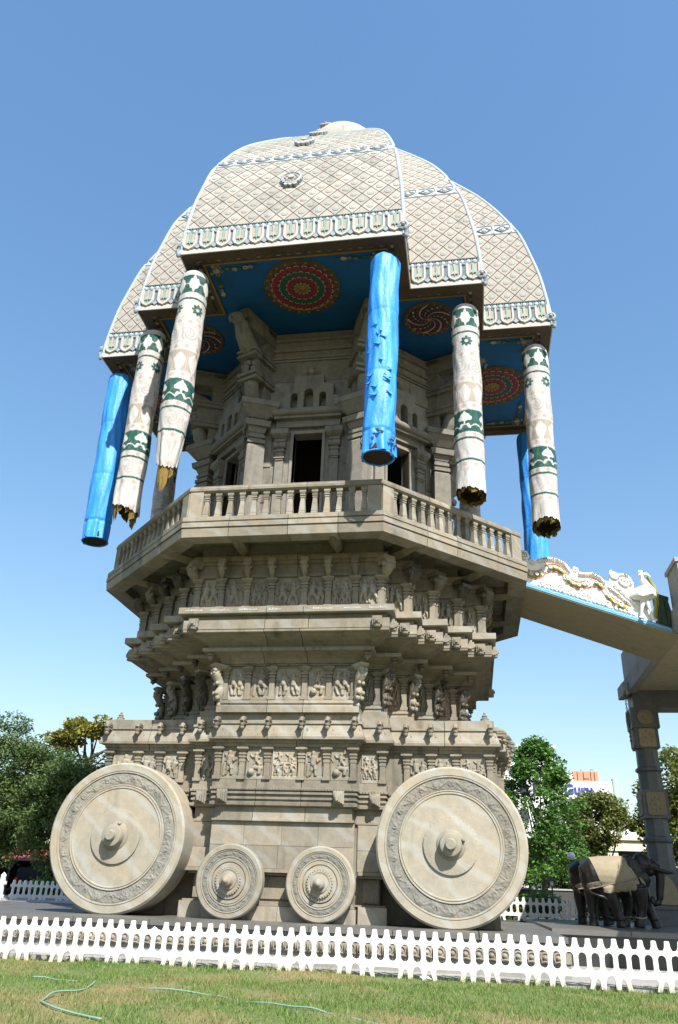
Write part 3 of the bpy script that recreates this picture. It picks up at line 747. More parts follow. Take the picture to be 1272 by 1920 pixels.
# base frieze members (front and the two ends)
def base_face(M0, xs, y, broad, si):
    for x in xs: obj('pilaster', PIL1, CH, M0 @ T(x, y, 3.12))
    for i, (a, b) in enumerate(zip(xs, xs[1:])):
        if b-a > 1.2: continue
        me = REL1B[(i+si) % 3] if b-a > .72 else REL1[(i*2+si+1) % 6]
        obj('relief_panel', me, CH, M0 @ T((a+b)/2, y-.012, 3.13))
base_face(I(), [-1.71, -1.08, -.44, .42, 1.05, 1.71], -4.15, True, 0)
for s in (-1, 1):
    base_face(I(), [s*2.38], -3.68, False, 1)
    obj('relief_panel', REL1[(4 if s < 0 else 2)], CH, T(s*2.05, -3.692, 3.13) @ Matrix.Scale(.9, 4, (1, 0, 0)))
    base_face(I(), sorted([s*2.95, s*3.57, s*4.18, s*5.0]), -3.30, False, 2+s)
    for x, y in ((1.75, -4.15), (1.08, -4.15), (.43, -4.15), (2.33, -3.68), (2.95, -3.30), (3.57, -3.30), (4.19, -3.30), (5.05, -3.30)):
        obj('cornice_bracket', NASI, CH, T(s*x, y-.10, 4.36))
    for y in (-2.9, -1.3, -.5, .5, 1.3): pass
    Me = RZ(R(90)*s)
    for xx, dist in ((-2.9, 5.05), (-2.1, 5.2), (-1.35, 5.32), (-.5, 5.32), (.5, 5.32), (1.35, 5.32), (2.1, 5.2)):
        obj('cornice_bracket', NASI, CH, Me @ T(xx*s, -dist-.10, 4.36)); obj('pilaster', PIL1, CH, Me @ T(xx*s, -dist, 3.12))
def finial():
    m = MB(); m.box(-.13, .13, -.13, .13, 0, .04); m.lathe([(.12, .04), (.10, .09), (.11, .10), (.06, .14), (.075, .17), (.03, .22), (.035, .24), (0, .28)], 12); return m.mesh('corner_finial', STONE)
FIN = finial()
for sx in (-1, 1):
    for sy in (-1, 1): obj('corner_finial', FIN, CH, T(sx*4.93, sy*3.18, 4.70))
def stepknob():
    m = MB()
    for i, (w, d) in enumerate(((.26, .06), (.20, .14), (.13, .22), (.06, .28))): m.box(-w/2, w/2, -d, .02, -.14+i*.02, .16-i*.045)
    return m.mesh('beam_end', STONEP)
BE = stepknob()
for x, y in ((-1.52, -4.17), (1.38, -4.17), (-2.2, -3.70), (2.2, -3.70)): obj('beam_end', BE, CH, T(x, y-.04, 2.72))

# --- wheels
def ring_relief(r0, r1, nseg, depth, scrolls, mat, n_r=14, y0=0):
    na = nseg; V = []
    for j in range(n_r):
        t = j/(n_r-1); r = r0+(r1-r0)*t; row = []
        for i in range(na):
            a = 2*math.pi*i/na; u = a*scrolls/(2*math.pi); fu = u-math.floor(u)
            up = int(u) % 2 == 0
            cx, ct = .5, .5
            dx, dt = (fu-cx)*1.15, (t-ct)*(1 if up else -1)
            rad = math.hypot(dx, dt); th = math.atan2(dt, dx)
            sp = math.sin(rad*26-th*1.0)*.5+.5
            cr = math.exp(-((rad-.20-.05*math.cos(th*2))**2)*420)*max(0, math.cos((th-1.0)*.55))
            lf = math.exp(-((dx-dt*.9)**2*60+(dx+dt)**2*7)); st = math.exp(-((t-.5-.3*math.sin(u*math.pi))**2)*300)
            h = depth*(.75*cr+.55*lf+.5*st+.55*(math.sin(u*37+3*math.sin(t*9+u*5))*math.sin(t*27+4*math.sin(u*13))*.5+.5))
            if j in (0, n_r-1): h = 0
            row.append((r*math.cos(a), -h+y0, r*math.sin(a)))
        V.append(row)
    m = MB(); m.grid(V, wrap=True); return m.mesh('carved_band', mat, True)
def wheel(scale, big, x, z, yf, thick, rot, name_n):
    Rr = 1.715 if big else .80
    mb = MB()
    if big:
        prof = [(0, -thick), (Rr-.06, -thick), (Rr, -thick+.06), (Rr, -.045), (Rr-.045, 0), (1.52, 0), (1.515, -.018), (1.505, -.018), (1.50, 0), (1.475, 0), (1.465, -.035), (1.195, -.035), (1.185, .0),
                (1.165, 0), (1.155, -.016), (1.145, -.016), (1.135, 0), (1.11, 0), (1.10, -.02), (.62, -.012), (.62, .035), (.60, .04), (.30, .05), (.0, .05)]
    else:
        prof = [(0, -thick), (Rr-.05, -thick), (Rr, -thick+.05), (Rr, -.03), (Rr-.03, 0), (.685, 0), (.68, -.018), (.665, -.018), (.66, 0), (.645, -.005), (.64, -.02), (.525, -.02), (.52, 0), (.50, .0), (.495, -.015), (.48, -.015),
                (.475, .0), (.41, .0), (.405, -.03), (.39, -.03), (.38, 0.02), (.30, .03), (.295, .045), (.275, .07), (.25, .075), (.22, .06), (.20, .06), (.19, .09), (.15, .10), (.0, .10)]
    mb.lathe(prof, 96 if big else 64, FRONT)
    w = obj('wheel', auto_smooth(mb.mesh('wheel', STONEWH), 35), CH, T(x, yf, z) @ rot)
    if big:
        obj('carved_band', CB_BIG, w, T(0, .035, 0))
        h = MB()
        h.lathe([(.34, .04), (.30, .09), (.27, .10), (.255, .13), (.255, .24), (.235, .275), (.20, .29), (.135, .295), (.13, .315), (.115, .325), (.115, .385), (.10, .40), (0, .405)], 36, FRONT)
        obj('hub', auto_smooth(h.mesh('hub', STONEWH), 35), w)
        pt = MB()
        for i in range(36):
            a = 2*math.pi*i/36; pt.ball((.59*math.cos(a), -.030, .59*math.sin(a)), (.022, .014, .022), nu=6, nv=4)
        pt.box(-.03, .03, -.16, -.05, .27, .33)
        o = obj('petal_ring', pt.mesh('petal_ring', STONEWH, True), w); o['kind'] = 'stuff'
    else:
        obj('carved_band', CB_SMALL, w, T(0, .02, 0))
        h = MB(); h.lathe([(.16, .09), (.125, .13), (.12, .17), (.13, .18), (.12, .23), (.085, .27), (.075, .275), (.06, .31), (.03, .335), (0, .345)], 24, FRONT)
        for i in range(30):
            a = 2*math.pi*i/30; h.ball((.285*math.cos(a), -.052, .285*math.sin(a)), (.028, .03, .028), nu=6, nv=4)
        obj('hub', auto_smooth(h.mesh('hub', STONEWH), 40), w)
    return w
CB_BIG = ring_relief(1.195, 1.467, 640, .036, 24, STONEG)
CB_SMALL = ring_relief(.525, .642, 320, .022, 20, STONEG, 9)
for i, x in enumerate((-4.02, 4.02)):
    wheel(1, True, x, 1.735, -4.43, .93, RY(R(20+50*i)), i); wheel(1, True, x, 1.735, 4.43, .93, RZ(R(180)), i)
for i, x in enumerate((-1.11, 1.04)):
    wheel(1, False, x, .845, -4.42, .30, RY(R(9*i)), i)

# --- balcony
bal = MB()
extrude(bal, OC, -.56, 9.05, 9.30, bottom=True); obj('balcony_floor', bal.mesh('balcony_floor', STONEW), CH)
bal = MB(); extrude(bal, OC, -.40, 9.305, 9.345); obj('bounce_cut_sheet', bal.mesh('bounce_cut_sheet', SLATE), CH)  # unseen dark floor sheet, added to cut light bounced into the sanctum
vis8 = lambda mid, nm: nm.y < .3
moulding('balcony_fascia', CH, OC, [(-.55, 9.10), (-.50, 8.80), (-.02, 8.76), (.0, 8.77), (.03, 8.99), (-.012, 9.0), (-.012, 9.025), (.045, 9.035), (.045, 9.165), (.0, 9.175), (.0, 9.20), (.035, 9.21), (.035, 9.325), (-.04, 9.33), (-.05, 9.36)],
         -.56, STONEP, 1.25, vis8, 'fascia_stone')
moulding('handrail', CH, OC, [(-.34, 10.11), (-.13, 10.11), (-.08, 10.15), (-.075, 10.22), (-.10, 10.25), (-.10, 10.29), (-.34, 10.29)], -.36, STONEP, 1.6, vis8, 'handrail_stone')
def baluster():
    m = MB(); m.box(-.085, .085, -.085, .085, 0, .08)
    def fr(z0, z1, a, b): m.add([(-a, -a, z0), (a, -a, z0), (a, a, z0), (-a, a, z0), (-b, -b, z1), (b, -b, z1), (b, b, z1), (-b, b, z1)], [(0, 1, 5, 4), (1, 2, 6, 5), (2, 3, 7, 6), (3, 0, 4, 7)])
    fr(.08, .12, .085, .07); fr(.12, .52, .078, .05); fr(.52, .55, .065, .065); fr(.55, .58, .05, .05); fr(.58, .61, .07, .07); fr(.61, .68, .05, .085); m.box(-.085, .085, -.085, .085, .68, .75)
    return m.mesh('baluster', STONEP)
BAL = baluster()
for i in range(8):
    a = Vector(offset(OC, -.22)[i]); b = Vector(offset(OC, -.22)[(i+1) % 8]); d = (b-a).normalized(); L = (b-a).length; an = math.atan2(d.y, d.x)
    n1 = 14
    for k in range(n1):
        p = a+d*(.42+(L-.84)*k/(n1-1)); obj('baluster', BAL, CH, T(p.x, p.y, 9.36) @ RZ(an))
    nm = Vector((d.y, -d.x))
    pm = MB()
    for q in (a, ):
        for sg, dd in ((1, d), (-1, (Vector(offset(OC, -.22)[i-1])-a).normalized())):
            an2 = math.atan2(dd.y, dd.x); Mq = T(a.x, a.y, 0) @ RZ(an2)
            pm.box(-.03, .33, -.13, .13, 9.36, 10.11, M=Mq)
    obj('corner_post', pm.mesh('corner_post', STONEP), CH)
    # corbel beams under the balcony
    a0 = Vector(OC[i]); b0 = Vector(OC[(i+1) % 8]); mid = (a0+b0)/2; an0 = math.atan2((b0-a0).y, (b0-a0).x)
    for s in (-1.28, 1.28):
        m = MB(); m.box(-.15, .15, .12, 1.7, 8.86, 9.06); m.tube([(0, 1.7, 8.85), (0, .75, 8.82), (0, .30, 8.84), (0, .14, 8.95)], [.15, .15, .13, .11], 4)
        me = m.mesh('balcony_beam', STONE); obj('balcony_beam', me, CH, T(mid.x, mid.y, 0) @ RZ(an0) @ T(s, 0, 0))

# --- sanctum (eight sided room on the balcony)
def sanctum_wall(door=True):
    m = MB(); hw = 1.60
    y0, y1 = 0, .35
    if door:
        m.box(-hw, -.45, y0, y1, 9.3, 13.3); m.box(.45, hw, y0, y1, 9.3, 13.3); m.box(-hw, hw, y0, y1, 13.3, 17.22)
    else: m.box(-hw, hw, y0, y1, 9.3, 17.22)
    return m.mesh('sanctum_wall', STONEW)
SW = sanctum_wall()
def pilaster_door():
    m = MB(); m.box(-.13, .13, -.10, .02, 0, 3.42, tx=.004); m.box(-.16, .16, -.13, .02, 0, .35)
    m.box(-.12, .12, -.13, .02, 3.0, 3.06); m.box(-.16, .16, -.16, .02, 3.06, 3.10); m.tube([(-.18, -.1, 3.55-.02), (.18, -.1, 3.55-.02)], .11, 10)
    m.box(-.11, .11, -.11, .02, 3.1, 3.45); m.box(-.15, .15, -.14, .02, 3.30, 3.36)
    m.box(-.17, .17, -.16, .02, 3.64, 3.72); m.add([(-.17, -.16, 3.72), (.17, -.16, 3.72), (.17, .02, 3.72), (-.17, .02, 3.72), (-.27, -.30, 3.86), (.27, -.30, 3.86), (.27, .02, 3.86), (-.27, .02, 3.86)], [(3, 2, 1, 0), (0, 1, 5, 4), (1, 2, 6, 5), (3, 0, 4, 7)])
    m.box(-.27, .27, -.30, .02, 3.86, 4.02); return auto_smooth(m.mesh('door_pilaster', STONEW), 45)
DP = pilaster_door()
# stepped pediment with three arched cuts
def rect_with_arch(cx, z0, w, z1): return [(cx-w/2, z0), (cx+w/2, z0)]+[(cx+w/2*math.cos(a), z1+w/2*math.sin(a)) for a in np.linspace(0, math.pi, 10)]
outer = [(-1.0, 14.02), (1.0, 14.02), (1.0, 14.45), (.94, 14.48), (.78, 14.5), (.78, 14.95), (.47, 14.97), (.47, 15.27), (-.47, 15.27), (-.47, 14.97), (-.78, 14.95), (-.78, 14.5), (-.94, 14.48), (-1.0, 14.45)]
PED = plate('pediment', [outer, rect_with_arch(0, 14.06, .30, 14.62), rect_with_arch(-.45, 14.06, .22, 14.52), rect_with_arch(.45, 14.06, .22, 14.52)], .34, STONEW)
lint = MB(); lint.box(-1.05, 1.05, -.30, .02, 13.74, 13.86); lint.tube([(-1.12, -.30, 13.95), (1.12, -.30, 13.95)], .13, 10); lint.box(-1.1, 1.1, -.3, .02, 13.86, 14.03); lint.box(-1.0, 1.0, -.14, .02, 13.50, 13.74)
for s in (-1, 1):
    lint.tube([(s*1.2, -.26, 14.3), (s*1.2, -.26, 13.78)], .12, 10); lint.tube([(s*.225, -.26, 14.5), (s*.225, -.26, 14.3)], [.10, .07], 8); lint.ball((s*.225, -.26, 14.24), .08, nu=8, nv=6)
LINT = auto_smooth(lint.mesh('lintel', STONEW), 45)
wf = MB(); wf.lathe([(.17, 15.27), (.17, 15.36), (.07, 15.40), (.07, 15.44), (.15, 15.50), (.16, 15.60), (.07, 15.68), (.09, 15.72), (0, 15.82)], 14, T(0, -.03, 0))
for z, d in ((16.05, .06), (16.13, .10), (16.45, .08), (16.54, .05), (16.85, .10)): wf.box(-1.55, 1.55, -d, .02, z, z+.06)
WF = auto_smooth(wf.mesh('wall_moulding', STONEW), 45)
jm = MB(); jm.box(-.53, -.45, -.05, .3, 9.3, 13.36); jm.box(.45, .53, -.05, .3, 9.3, 13.36); jm.box(-.53, .53, -.052, .3, 13.302, 13.40)
JAMB = jm.mesh('door_frame', STONEW)
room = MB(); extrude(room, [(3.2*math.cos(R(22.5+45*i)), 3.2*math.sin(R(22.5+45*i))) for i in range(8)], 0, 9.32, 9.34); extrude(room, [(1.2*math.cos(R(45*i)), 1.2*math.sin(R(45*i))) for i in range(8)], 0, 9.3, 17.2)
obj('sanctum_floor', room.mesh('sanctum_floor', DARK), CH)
for i in range(8):
    ang = R(45*i); M0 = RZ(ang) @ T(0, -3.75, 0)
    w = obj('sanctum_wall', SW, CH, M0)
    if i in (0, 1, 2, 6, 7):
        obj('lintel', LINT, w); obj('pediment', PED, w, T(0, -.15, 0)); obj('wall_moulding', WF, w); obj('door_frame', JAMB, w)
        for s in (-1, 1): obj('door_pilaster', DP, w, T(s*.84, 0, 9.36))
        # courses of wall blocks each side of the pediment
        for s in (-1, 1):
            for z0, z1, xa, xb in ((14.6, 15.25, .82, 1.5), (15.28, 16.0, .5, 1.5), (12.2, 13.3, 1.12, 1.5), (11.0, 12.15, 1.12, 1.5), (9.9, 10.95, 1.12, 1.5)):
                a, b = sorted((s*xa, s*xb)); g = random.uniform(.012, .03)
                obj('wall_block', MB().box(a+.006, b-.006, -g, .05, z0, z1, tx=.004).mesh('wall_block', STONEW), w)
# corner piers with stepped brackets
def pier():
    m = MB(); a = .27; D = RZ(R(45))
    def sq(z0, z1, h0, h1=None, y=0.0):
        h1 = h1 if h1 is not None else h0
        v = [D @ Vector(p)+Vector((0, y, 0)) for p in ((-h0, -h0, z0), (h0, -h0, z0), (h0, h0, z0), (-h0, h0, z0), (-h1, -h1, z1), (h1, -h1, z1), (h1, h1, z1), (-h1, h1, z1))]
        m.add(v, [(3, 2, 1, 0), (4, 5, 6, 7), (0, 1, 5, 4), (1, 2, 6, 5), (2, 3, 7, 6), (3, 0, 4, 7)])
    sq(9.33, 9.8, .36); sq(9.8, 12.75, .27); sq(12.75, 12.86, .27, .20); sq(12.86, 12.98, .27); sq(12.98, 13.06, .21); sq(13.06, 13.16, .25); sq(13.16, 13.24, .21); sq(13.24, 13.42, .23, .29); sq(13.42, 13.60, .37, .40); sq(13.60, 13.72, .26)
    sq(13.72, 14.05, .30, .56); sq(14.05, 14.24, .58)
    return m.mesh('corner_pier', STONEW)
PIER = pier()
def bracket():
    m = MB()
    m.box(-.26, .26, -.15, 1.0, 14.24, 17.2)
    m.tube([(0, -.18, 14.26), (0, -.30, 14.42), (0, -.40, 14.65), (0, -.46, 14.92)], [.16, .22, .23, .23], 10)
    m.box(-.36, .36, -.72, .6, 14.92, 15.0); m.box(-.33, .33, -.68, .6, 15.0, 15.08); m.box(-.36, .36, -.76, .6, 15.08, 15.18)
    m.box(-.25, .25, -.62, .6, 15.18, 15.72)
    for q in range(12): m.ball((random.uniform(-.2, .2), -.62-random.uniform(0, .12), 15.25+random.uniform(0, .42)), random.uniform(.07, .13), nu=8, nv=6)
    m.box(-.36, .36, -.86, .6, 15.72, 15.80); m.box(-.32, .32, -.82, .6, 15.80, 15.88); m.box(-.35, .35, -.90, .6, 15.88, 15.96)
    m.tube([(0, -.3, 15.9), (0, -.75, 16.1), (0, -1.05, 16.4), (0, -1.25, 16.75)], [.30, .30, .27, .22], 10)
    m.ball((0, -1.38, 16.80), (.22, .26, .24), nu=12, nv=8); m.ball((0, -1.62, 16.72), (.14, .16, .11), nu=10, nv=6)
    m.tube([(0, -1.66, 16.7), (0, -1.78, 16.55), (0, -1.72, 16.42)], [.08, .06, .03], 8)
    for s in (-1, 1): m.ball((s*.19, -1.30, 16.95), (.07, .05, .10), nu=8, nv=6)
    m.box(-.30, .30, -1.05, .6, 16.62, 17.0); m.box(-.26, .26, -1.3, .6, 17.0, 17.24)
    return auto_smooth(m.mesh('lion_bracket', STONEW), 50)
BRK = bracket()
for i in range(8):
    ang = R(22.5+45*i); M0 = RZ(ang) @ T(0, -4.22, 0)
    p = obj('corner_pier', PIER, CH, M0); obj('lion_bracket', BRK, p)

# --- roof
KW, KE, KS = 3.27, 7.65, 2.19
GZ = [(1.0, 17.2), (.990, 18.1), (.970, 19.3), (.942, 20.3), (.906, 21.4), (.862, 22.2), (.800, 23.2), (.725, 24.2), (.635, 25.2), (.54, 26.2), (.445, 27.15), (.35, 27.95), (.26, 28.55), (.18, 29.0)]
def catmull(P, n=24):
    P = [np.array(p) for p in P]; out = []
    for i in range(len(P)-1):
        p0 = P[i-1] if i > 0 else 2*P[0]-P[1]; p1, p2 = P[i], P[i+1]; p3 = P[i+2] if i+2 < len(P) else 2*P[-1]-P[-2]
        for t in np.linspace(0, 1, n, endpoint=False):
            out.append(.5*((2*p1)+(-p0+p2)*t+(2*p0-5*p1+4*p2-p3)*t*t+(-p0+3*p1-3*p2+p3)*t**3))
    out.append(P[-1]); return np.array(out)
GZD = catmull(GZ)
class Bay:
    def __init__(s, xa, xb, e):
        s.xa, s.xb, s.e = xa, xb, e
        y = -e*GZD[:, 0]; z = GZD[:, 1]; s.S = np.concatenate([[0], np.cumsum(np.hypot(np.diff(y), np.diff(z)))])
        s.len = s.S[-1]
    def g(s, a): return float(np.interp(a, s.S, GZD[:, 0]))
    def z(s, a): return float(np.interp(a, s.S, GZD[:, 1]))
    def at_z(s, z): return float(np.interp(z, GZD[:, 1], s.S))
    def P(s, x, a, h=0.0):
        g, z = s.g(a), s.z(a); g2, z2 = s.g(a+.03), s.z(a+.03)
        if a+.03 > s.len: g2, z2, g, z0 = g, z, s.g(a-.03), s.z(a-.03); ty, tz = -s.e*(g2-g), z2-z0; g = s.g(a)
        else: ty, tz = -s.e*(g2-g), z2-z
        l = math.hypot(ty, tz) or 1; ty /= l; tz /= l
        return Vector((x, -s.e*s.g(a)-tz*h, s.z(a)+ty*h))
    def lim(s, a): g = s.g(a); return s.xa*g, s.xb*g
BAYS = [Bay(-KW, KW, KE), Bay(KW, KW+KS, KE-KS), Bay(-KW-KS, -KW, KE-KS), Bay(KW+KS, KE, KE-2*KS), Bay(-KE, -KW-KS, KE-2*KS)]
def clip(poly, f):
    out = []
    for i in range(len(poly)):
        a, b = poly[i-1], poly[i]; fa, fb = f(a), f(b)
        if fa >= 0: out.append(a) if not out or out[-1] != a else None
        if (fa >= 0) != (fb >= 0):
            t = fa/(fa-fb); out.append((a[0]+(b[0]-a[0])*t, a[1]+(b[1]-a[1])*t))
    res = []
    for p in out:
        if not res or (abs(p[0]-res[-1][0])+abs(p[1]-res[-1][1])) > 1e-5: res.append(p)
    return res
TW, TH = .505, .60
def bay_tiles(B):
    a_b = B.at_z(18.27); b0, b1 = B.at_z(21.62), B.at_z(22.12)
    tiles = []
    row = 0
    for lo, hi in ((a_b, b0), (b1, B.len-.25)):
        nrow = int((hi-lo)/(TH/2))+2
        for j in range(nrow):
            c = lo+j*TH/2
            xl, xr = B.lim(min(max(c, lo), hi)); off = 0 if j % 2 == 0 else TW/2
            i0 = int(math.floor(xl/TW))-1
            for i in range(i0, int(xr/TW)+3):
                cx = i*TW+off; gp = .019
                poly = [(cx-TW/2+gp, c), (cx, c-TH/2+gp), (cx+TW/2-gp, c), (cx, c+TH/2-gp)]
                for f in (lambda p: p[1]-lo-.01, lambda p: hi-.01-p[1], lambda p: p[0]-B.lim(p[1])[0]-.03, lambda p: B.lim(p[1])[1]-.03-p[0]):
                    poly = clip(poly, f)
                    if len(poly) < 3: break
                if len(poly) < 3: continue
                xs = [p[0] for p in poly]
                if max(xs)-min(xs) < .06: continue
                boss = xl+.12 < cx < xr-.12 and lo+.11 < c < hi-.11
                tiles.append((cx, c, poly, boss))
    return tiles
def tile_into(mb, B, cx, c, poly, boss, org=Vector()):
    n = len(poly); top = [B.P(x, a, .032)-org for x, a in poly]; bot = [B.P(x, a, -.005)-org for x, a in poly]
    mb.add(top+bot, [tuple(range(n))]+[(n+i, n+(i+1) % n, (i+1) % n, i) for i in range(n)], 0)
    if boss:
        for r, r2, h0, h1, mt in ((.106, .090, .034, .044, 2), (.090, .060, .044, .044, 0), (.060, .040, .044, .050, 1), (.04, .0, .050, .050, 0)):
            k = 10
            ra = [B.P(cx+r*math.cos(2*math.pi*i/k), c+r*1.08*math.sin(2*math.pi*i/k), h0)-org for i in range(k)]
            if r2 > 0:
                rb = [B.P(cx+r2*math.cos(2*math.pi*i/k), c+r2*1.08*math.sin(2*math.pi*i/k), h1)-org for i in range(k)]
                mb.add(ra+rb, [(i, (i+1) % k, k+(i+1) % k, k+i) for i in range(k)], mt)
            else: mb.add(ra, [tuple(range(k))], mt)
TMATS = [CREAM2, TEAL, GREY]
def roof_panel_mesh(B, n=64):
    V = []
    for a in np.linspace(0, B.len, n):
        xl, xr = B.lim(a); V.append([B.P(x, a, 0) for x in np.linspace(xl, xr, 5)])
    m = MB(); m.grid(V, 0); return auto_smooth(m.mesh('roof_panel', [BROWN]), 60)
rest = MB(); left = 300
order = sorted(range(5), key=lambda i: (0, 1, 3, 2, 4).index(i))
tl_cache = {}
for bi in (0, 1, 2, 3, 4):
    B = BAYS[bi]; pm = roof_panel_mesh(B)
    panel = obj('roof_panel', pm, CH)
    for t_, (cx, c, poly, boss) in enumerate(bay_tiles(B)):
        if left > 0 and (bi == 0 or (B.z(c) < 24.6)):
            org = B.P(cx, c); mb = MB(); tile_into(mb, B, cx, c, poly, boss, org)
            obj('diamond_tile', mb.mesh('diamond_tile', TMATS), panel, T(*org)); left -= 1
        else: tile_into(rest, B, cx, c, poly, boss)
    # the same bay on the other three sides
    for r in (1, 2, 3): obj('roof_panel', pm, CH, RZ(R(90*r)))
full = MB()
for bi in range(5):
    for (cx, c, poly, boss) in bay_tiles(BAYS[bi]): tile_into(full, BAYS[bi], cx, c, poly, boss)
o = obj('diamond_tiling', rest.mesh('diamond_tiling', TMATS), CH); o['kind'] = 'stuff'
fme = full.mesh('diamond_tiling', TMATS)
for r in (1, 3):
    o = obj('diamond_tiling', fme, CH, RZ(R(90*r))); o['kind'] = 'stuff'
# eave lip, petals, beads, blue band
RP = stair(KW, KE, 2)
moulding('eave_lip', CH, RP, [(-.012, 17.20), (.0, 17.195), (.02, 17.2), (.02, 17.335), (.005, 17.345), (.0, 17.40)], -.014, WHITE2, 1.6, lambda m_, n_: False)
moulding('eave_soffit', CH, RP, [(-.34, 17.29), (-.12, 17.235), (-.013, 17.205)], -.34, BORDER, 1.6, lambda m_, n_: False)
def ucurve(w, h, n=12):
    p = [(-w/2, h)]
    for i in range(n+1):
        a = math.pi+math.pi*i/n; p.append((w/2*math.cos(a), w*.55+w*.55*math.sin(a)-(.03 if abs(i-n/2) < .6 else 0)))
    p.append((w/2, h)); return p
def petal_mesh(kind):
    m = MB(); u = ucurve(.36, .60)
    m.tube([(x, -.035, z) for x, z in u], .047, 6, m=0, up=(0, 1, 0))
    inner = ucurve(.27, .60)
    m.add([(x, -.022, z) for x, z in inner], [tuple(range(len(inner)))], 1)
    bud = [(-.035, .60), (-.025, .34), (-.10, .22), (-.065, .20), (-.03, .23), (0, .15), (.03, .23), (.065, .20), (.10, .22), (.025, .34), (.035, .60)]
    k = len(bud); v = [(x, -.055, z) for x, z in bud]+[(x, -.02, z) for x, z in bud]
    m.add(v, [tuple(range(k))]+[(k+i, k+(i+1) % k, (i+1) % k, i) for i in range(k)], 2)
    return m.mesh('lotus_petal', [WHITE2, TEAL if kind else CREAM, PINK if kind else TEAL, MBLUE])
PET = [petal_mesh(0), petal_mesh(1)]
sep = MB()
sep.box(-.04, .04, -.03, .01, .10, .58)
for z in np.arange(.14, .56, .04): sep.box(-.05, .05, -.045, .0, z, z+.018)
sep.ball((0, -.05, .555), (.06, .05, .05), nu=8, nv=6)
k = [(-.095, .06), (0, -.03), (.095, .06), (.05, .10), (0, .15), (-.05, .10)]
sep.add([(x, -.05, z) for x, z in k]+[(x, 0, z) for x, z in k], [tuple(range(6))]+[(6+i, 6+(i+1) % 6, (i+1) % 6, i) for i in range(6)])
SEP = sep.mesh('petal_divider', MBLUE)
def beads(B, xl, xr):
    m = MB(); a0 = B.at_z(17.98)
    for h, a, r, mt in ((.03, a0, .022, 1), (.03, a0+.27, .022, 1)):
        m.tube([B.P(xl, a, h), B.P(xr, a, h)], r, 6, m=mt)
        for x in np.arange(xl+.05, xr, .085): m.ball(B.P(x, a, h+.012), .026, m=mt, nu=5, nv=3)
    m.add([B.P(xl, a0, .012), B.P(xr, a0, .012), B.P(xr, a0+.27, .012), B.P(xl, a0+.27, .012)], [(0, 1, 2, 3)], 0)
    for x in np.arange(xl+.10, xr-.05, .19):
        m.ball(B.P(x, a0+.135, .03), (.075, .04, .085), m=2, nu=8, nv=5); m.box(-.012, .012, -.03, .0, -.09, .09, 1, T(*B.P(x+.095, a0+.135, .012)))
    return m.mesh('bead_course', [MBLUE, GREY, PBLUE])
BEADM = None
for bi, B in enumerate(BAYS):
    xl, xr = B.lim(.4); npet = max(1, round((xr-xl)/.503)); st = (xr-xl)/npet
    tilt = RX(-math.atan2(B.P(0, .5).y-B.P(0, .1).y, B.P(0, .5).z-B.P(0, .1).z)*1)
    for i in range(npet):
        p = B.P(xl+st*(i+.5), .20, .0)
        obj('lotus_petal', PET[(i+(0 if bi == 0 else 1)) % 2], CH, T(*p))
        if i: p = B.P(xl+st*i, .20, 0); obj('petal_divider', SEP, CH, T(*p))
    obj('bead_course', beads(B, *B.lim(.9)), CH)
    # pale blue band with raised rosettes
    m = MB(); a0, a1 = B.at_z(21.62), B.at_z(22.12); n = 3
    V = []
    for a in np.linspace(a0, a1, n): l_, r_ = B.lim(a); V.append([B.P(x, a, .03) for x in np.linspace(l_, r_, 3)])
    m.grid(V, 0)
    for a in (a0, a1):
        l_, r_ = B.lim(a); m.tube([B.P(l_, a, .03), B.P(r_, a, .03)], .03, 6, m=0)
    l_, r_ = B.lim((a0+a1)/2); am = (a0+a1)/2
    for q, x in enumerate(np.arange(l_+.28, r_-.15, .62)):
        dm = [(x-.24, am), (x-.10, am-.10), (x, am-.17), (x+.10, am-.10), (x+.24, am), (x+.10, am+.10), (x, am+.17), (x-.10, am+.10)]
        pts = [B.P(xx, aa, .055) for xx, aa in dm]; m.tube(pts+[pts[0]], .02, 5, m=2)
        m.ball(B.P(x, am, .04), (.09, .05, .09), m=1, nu=8, nv=5)
        xc = x+.31; m.tube([B.P(xc-.03, a0, .05), B.P(xc+.03, a1, .05)], .022, 5, m=1); m.tube([B.P(xc+.03, a0, .05), B.P(xc-.03, a1, .05)], .022, 5, m=1)
    obj('blue_band', m.mesh('blue_band', [PBLUE, WHITE2, PBLUE2]), CH)
# hip ribs along the convex corners
for r in range(4):
    for kx, ky in ((KW, -KE), (KW+KS, -(KE-KS)), (KE, -(KE-2*KS))):
        m = MB(); pts = [(kx*g, ky*g, z) for g, z in GZD[::8]]
        m.tube(pts, .065, 8); rib = obj('hip_rib', auto_smooth(m.mesh('hip_rib', PBLUE), 60), CH, RZ(R(90*r)))
        m = MB(); cx, cy = kx+.02, ky-.02
        m.lathe([(.16, -.05), (.16, .05), (.10, .07), (.09, .04), (.05, .04), (.04, .08), (0, .09)], 14, T(cx-.05, cy, 17.52) @ FRONT, m=0); m.ball((cx-.05, cy-.07, 17.52), .06, m=1)
        m.ball((cx+.03, cy, 17.18), (.07, .07, .12), m=0); m.tube([(cx, cy, 17.4), (cx+.05, cy-.03, 17.28), (cx+.03, cy, 17.12)], [.08, .07, .05], 8)
        obj('corner_scroll', m.mesh('corner_scroll', [MBLUE, PINK]), CH, RZ(R(90*r)))
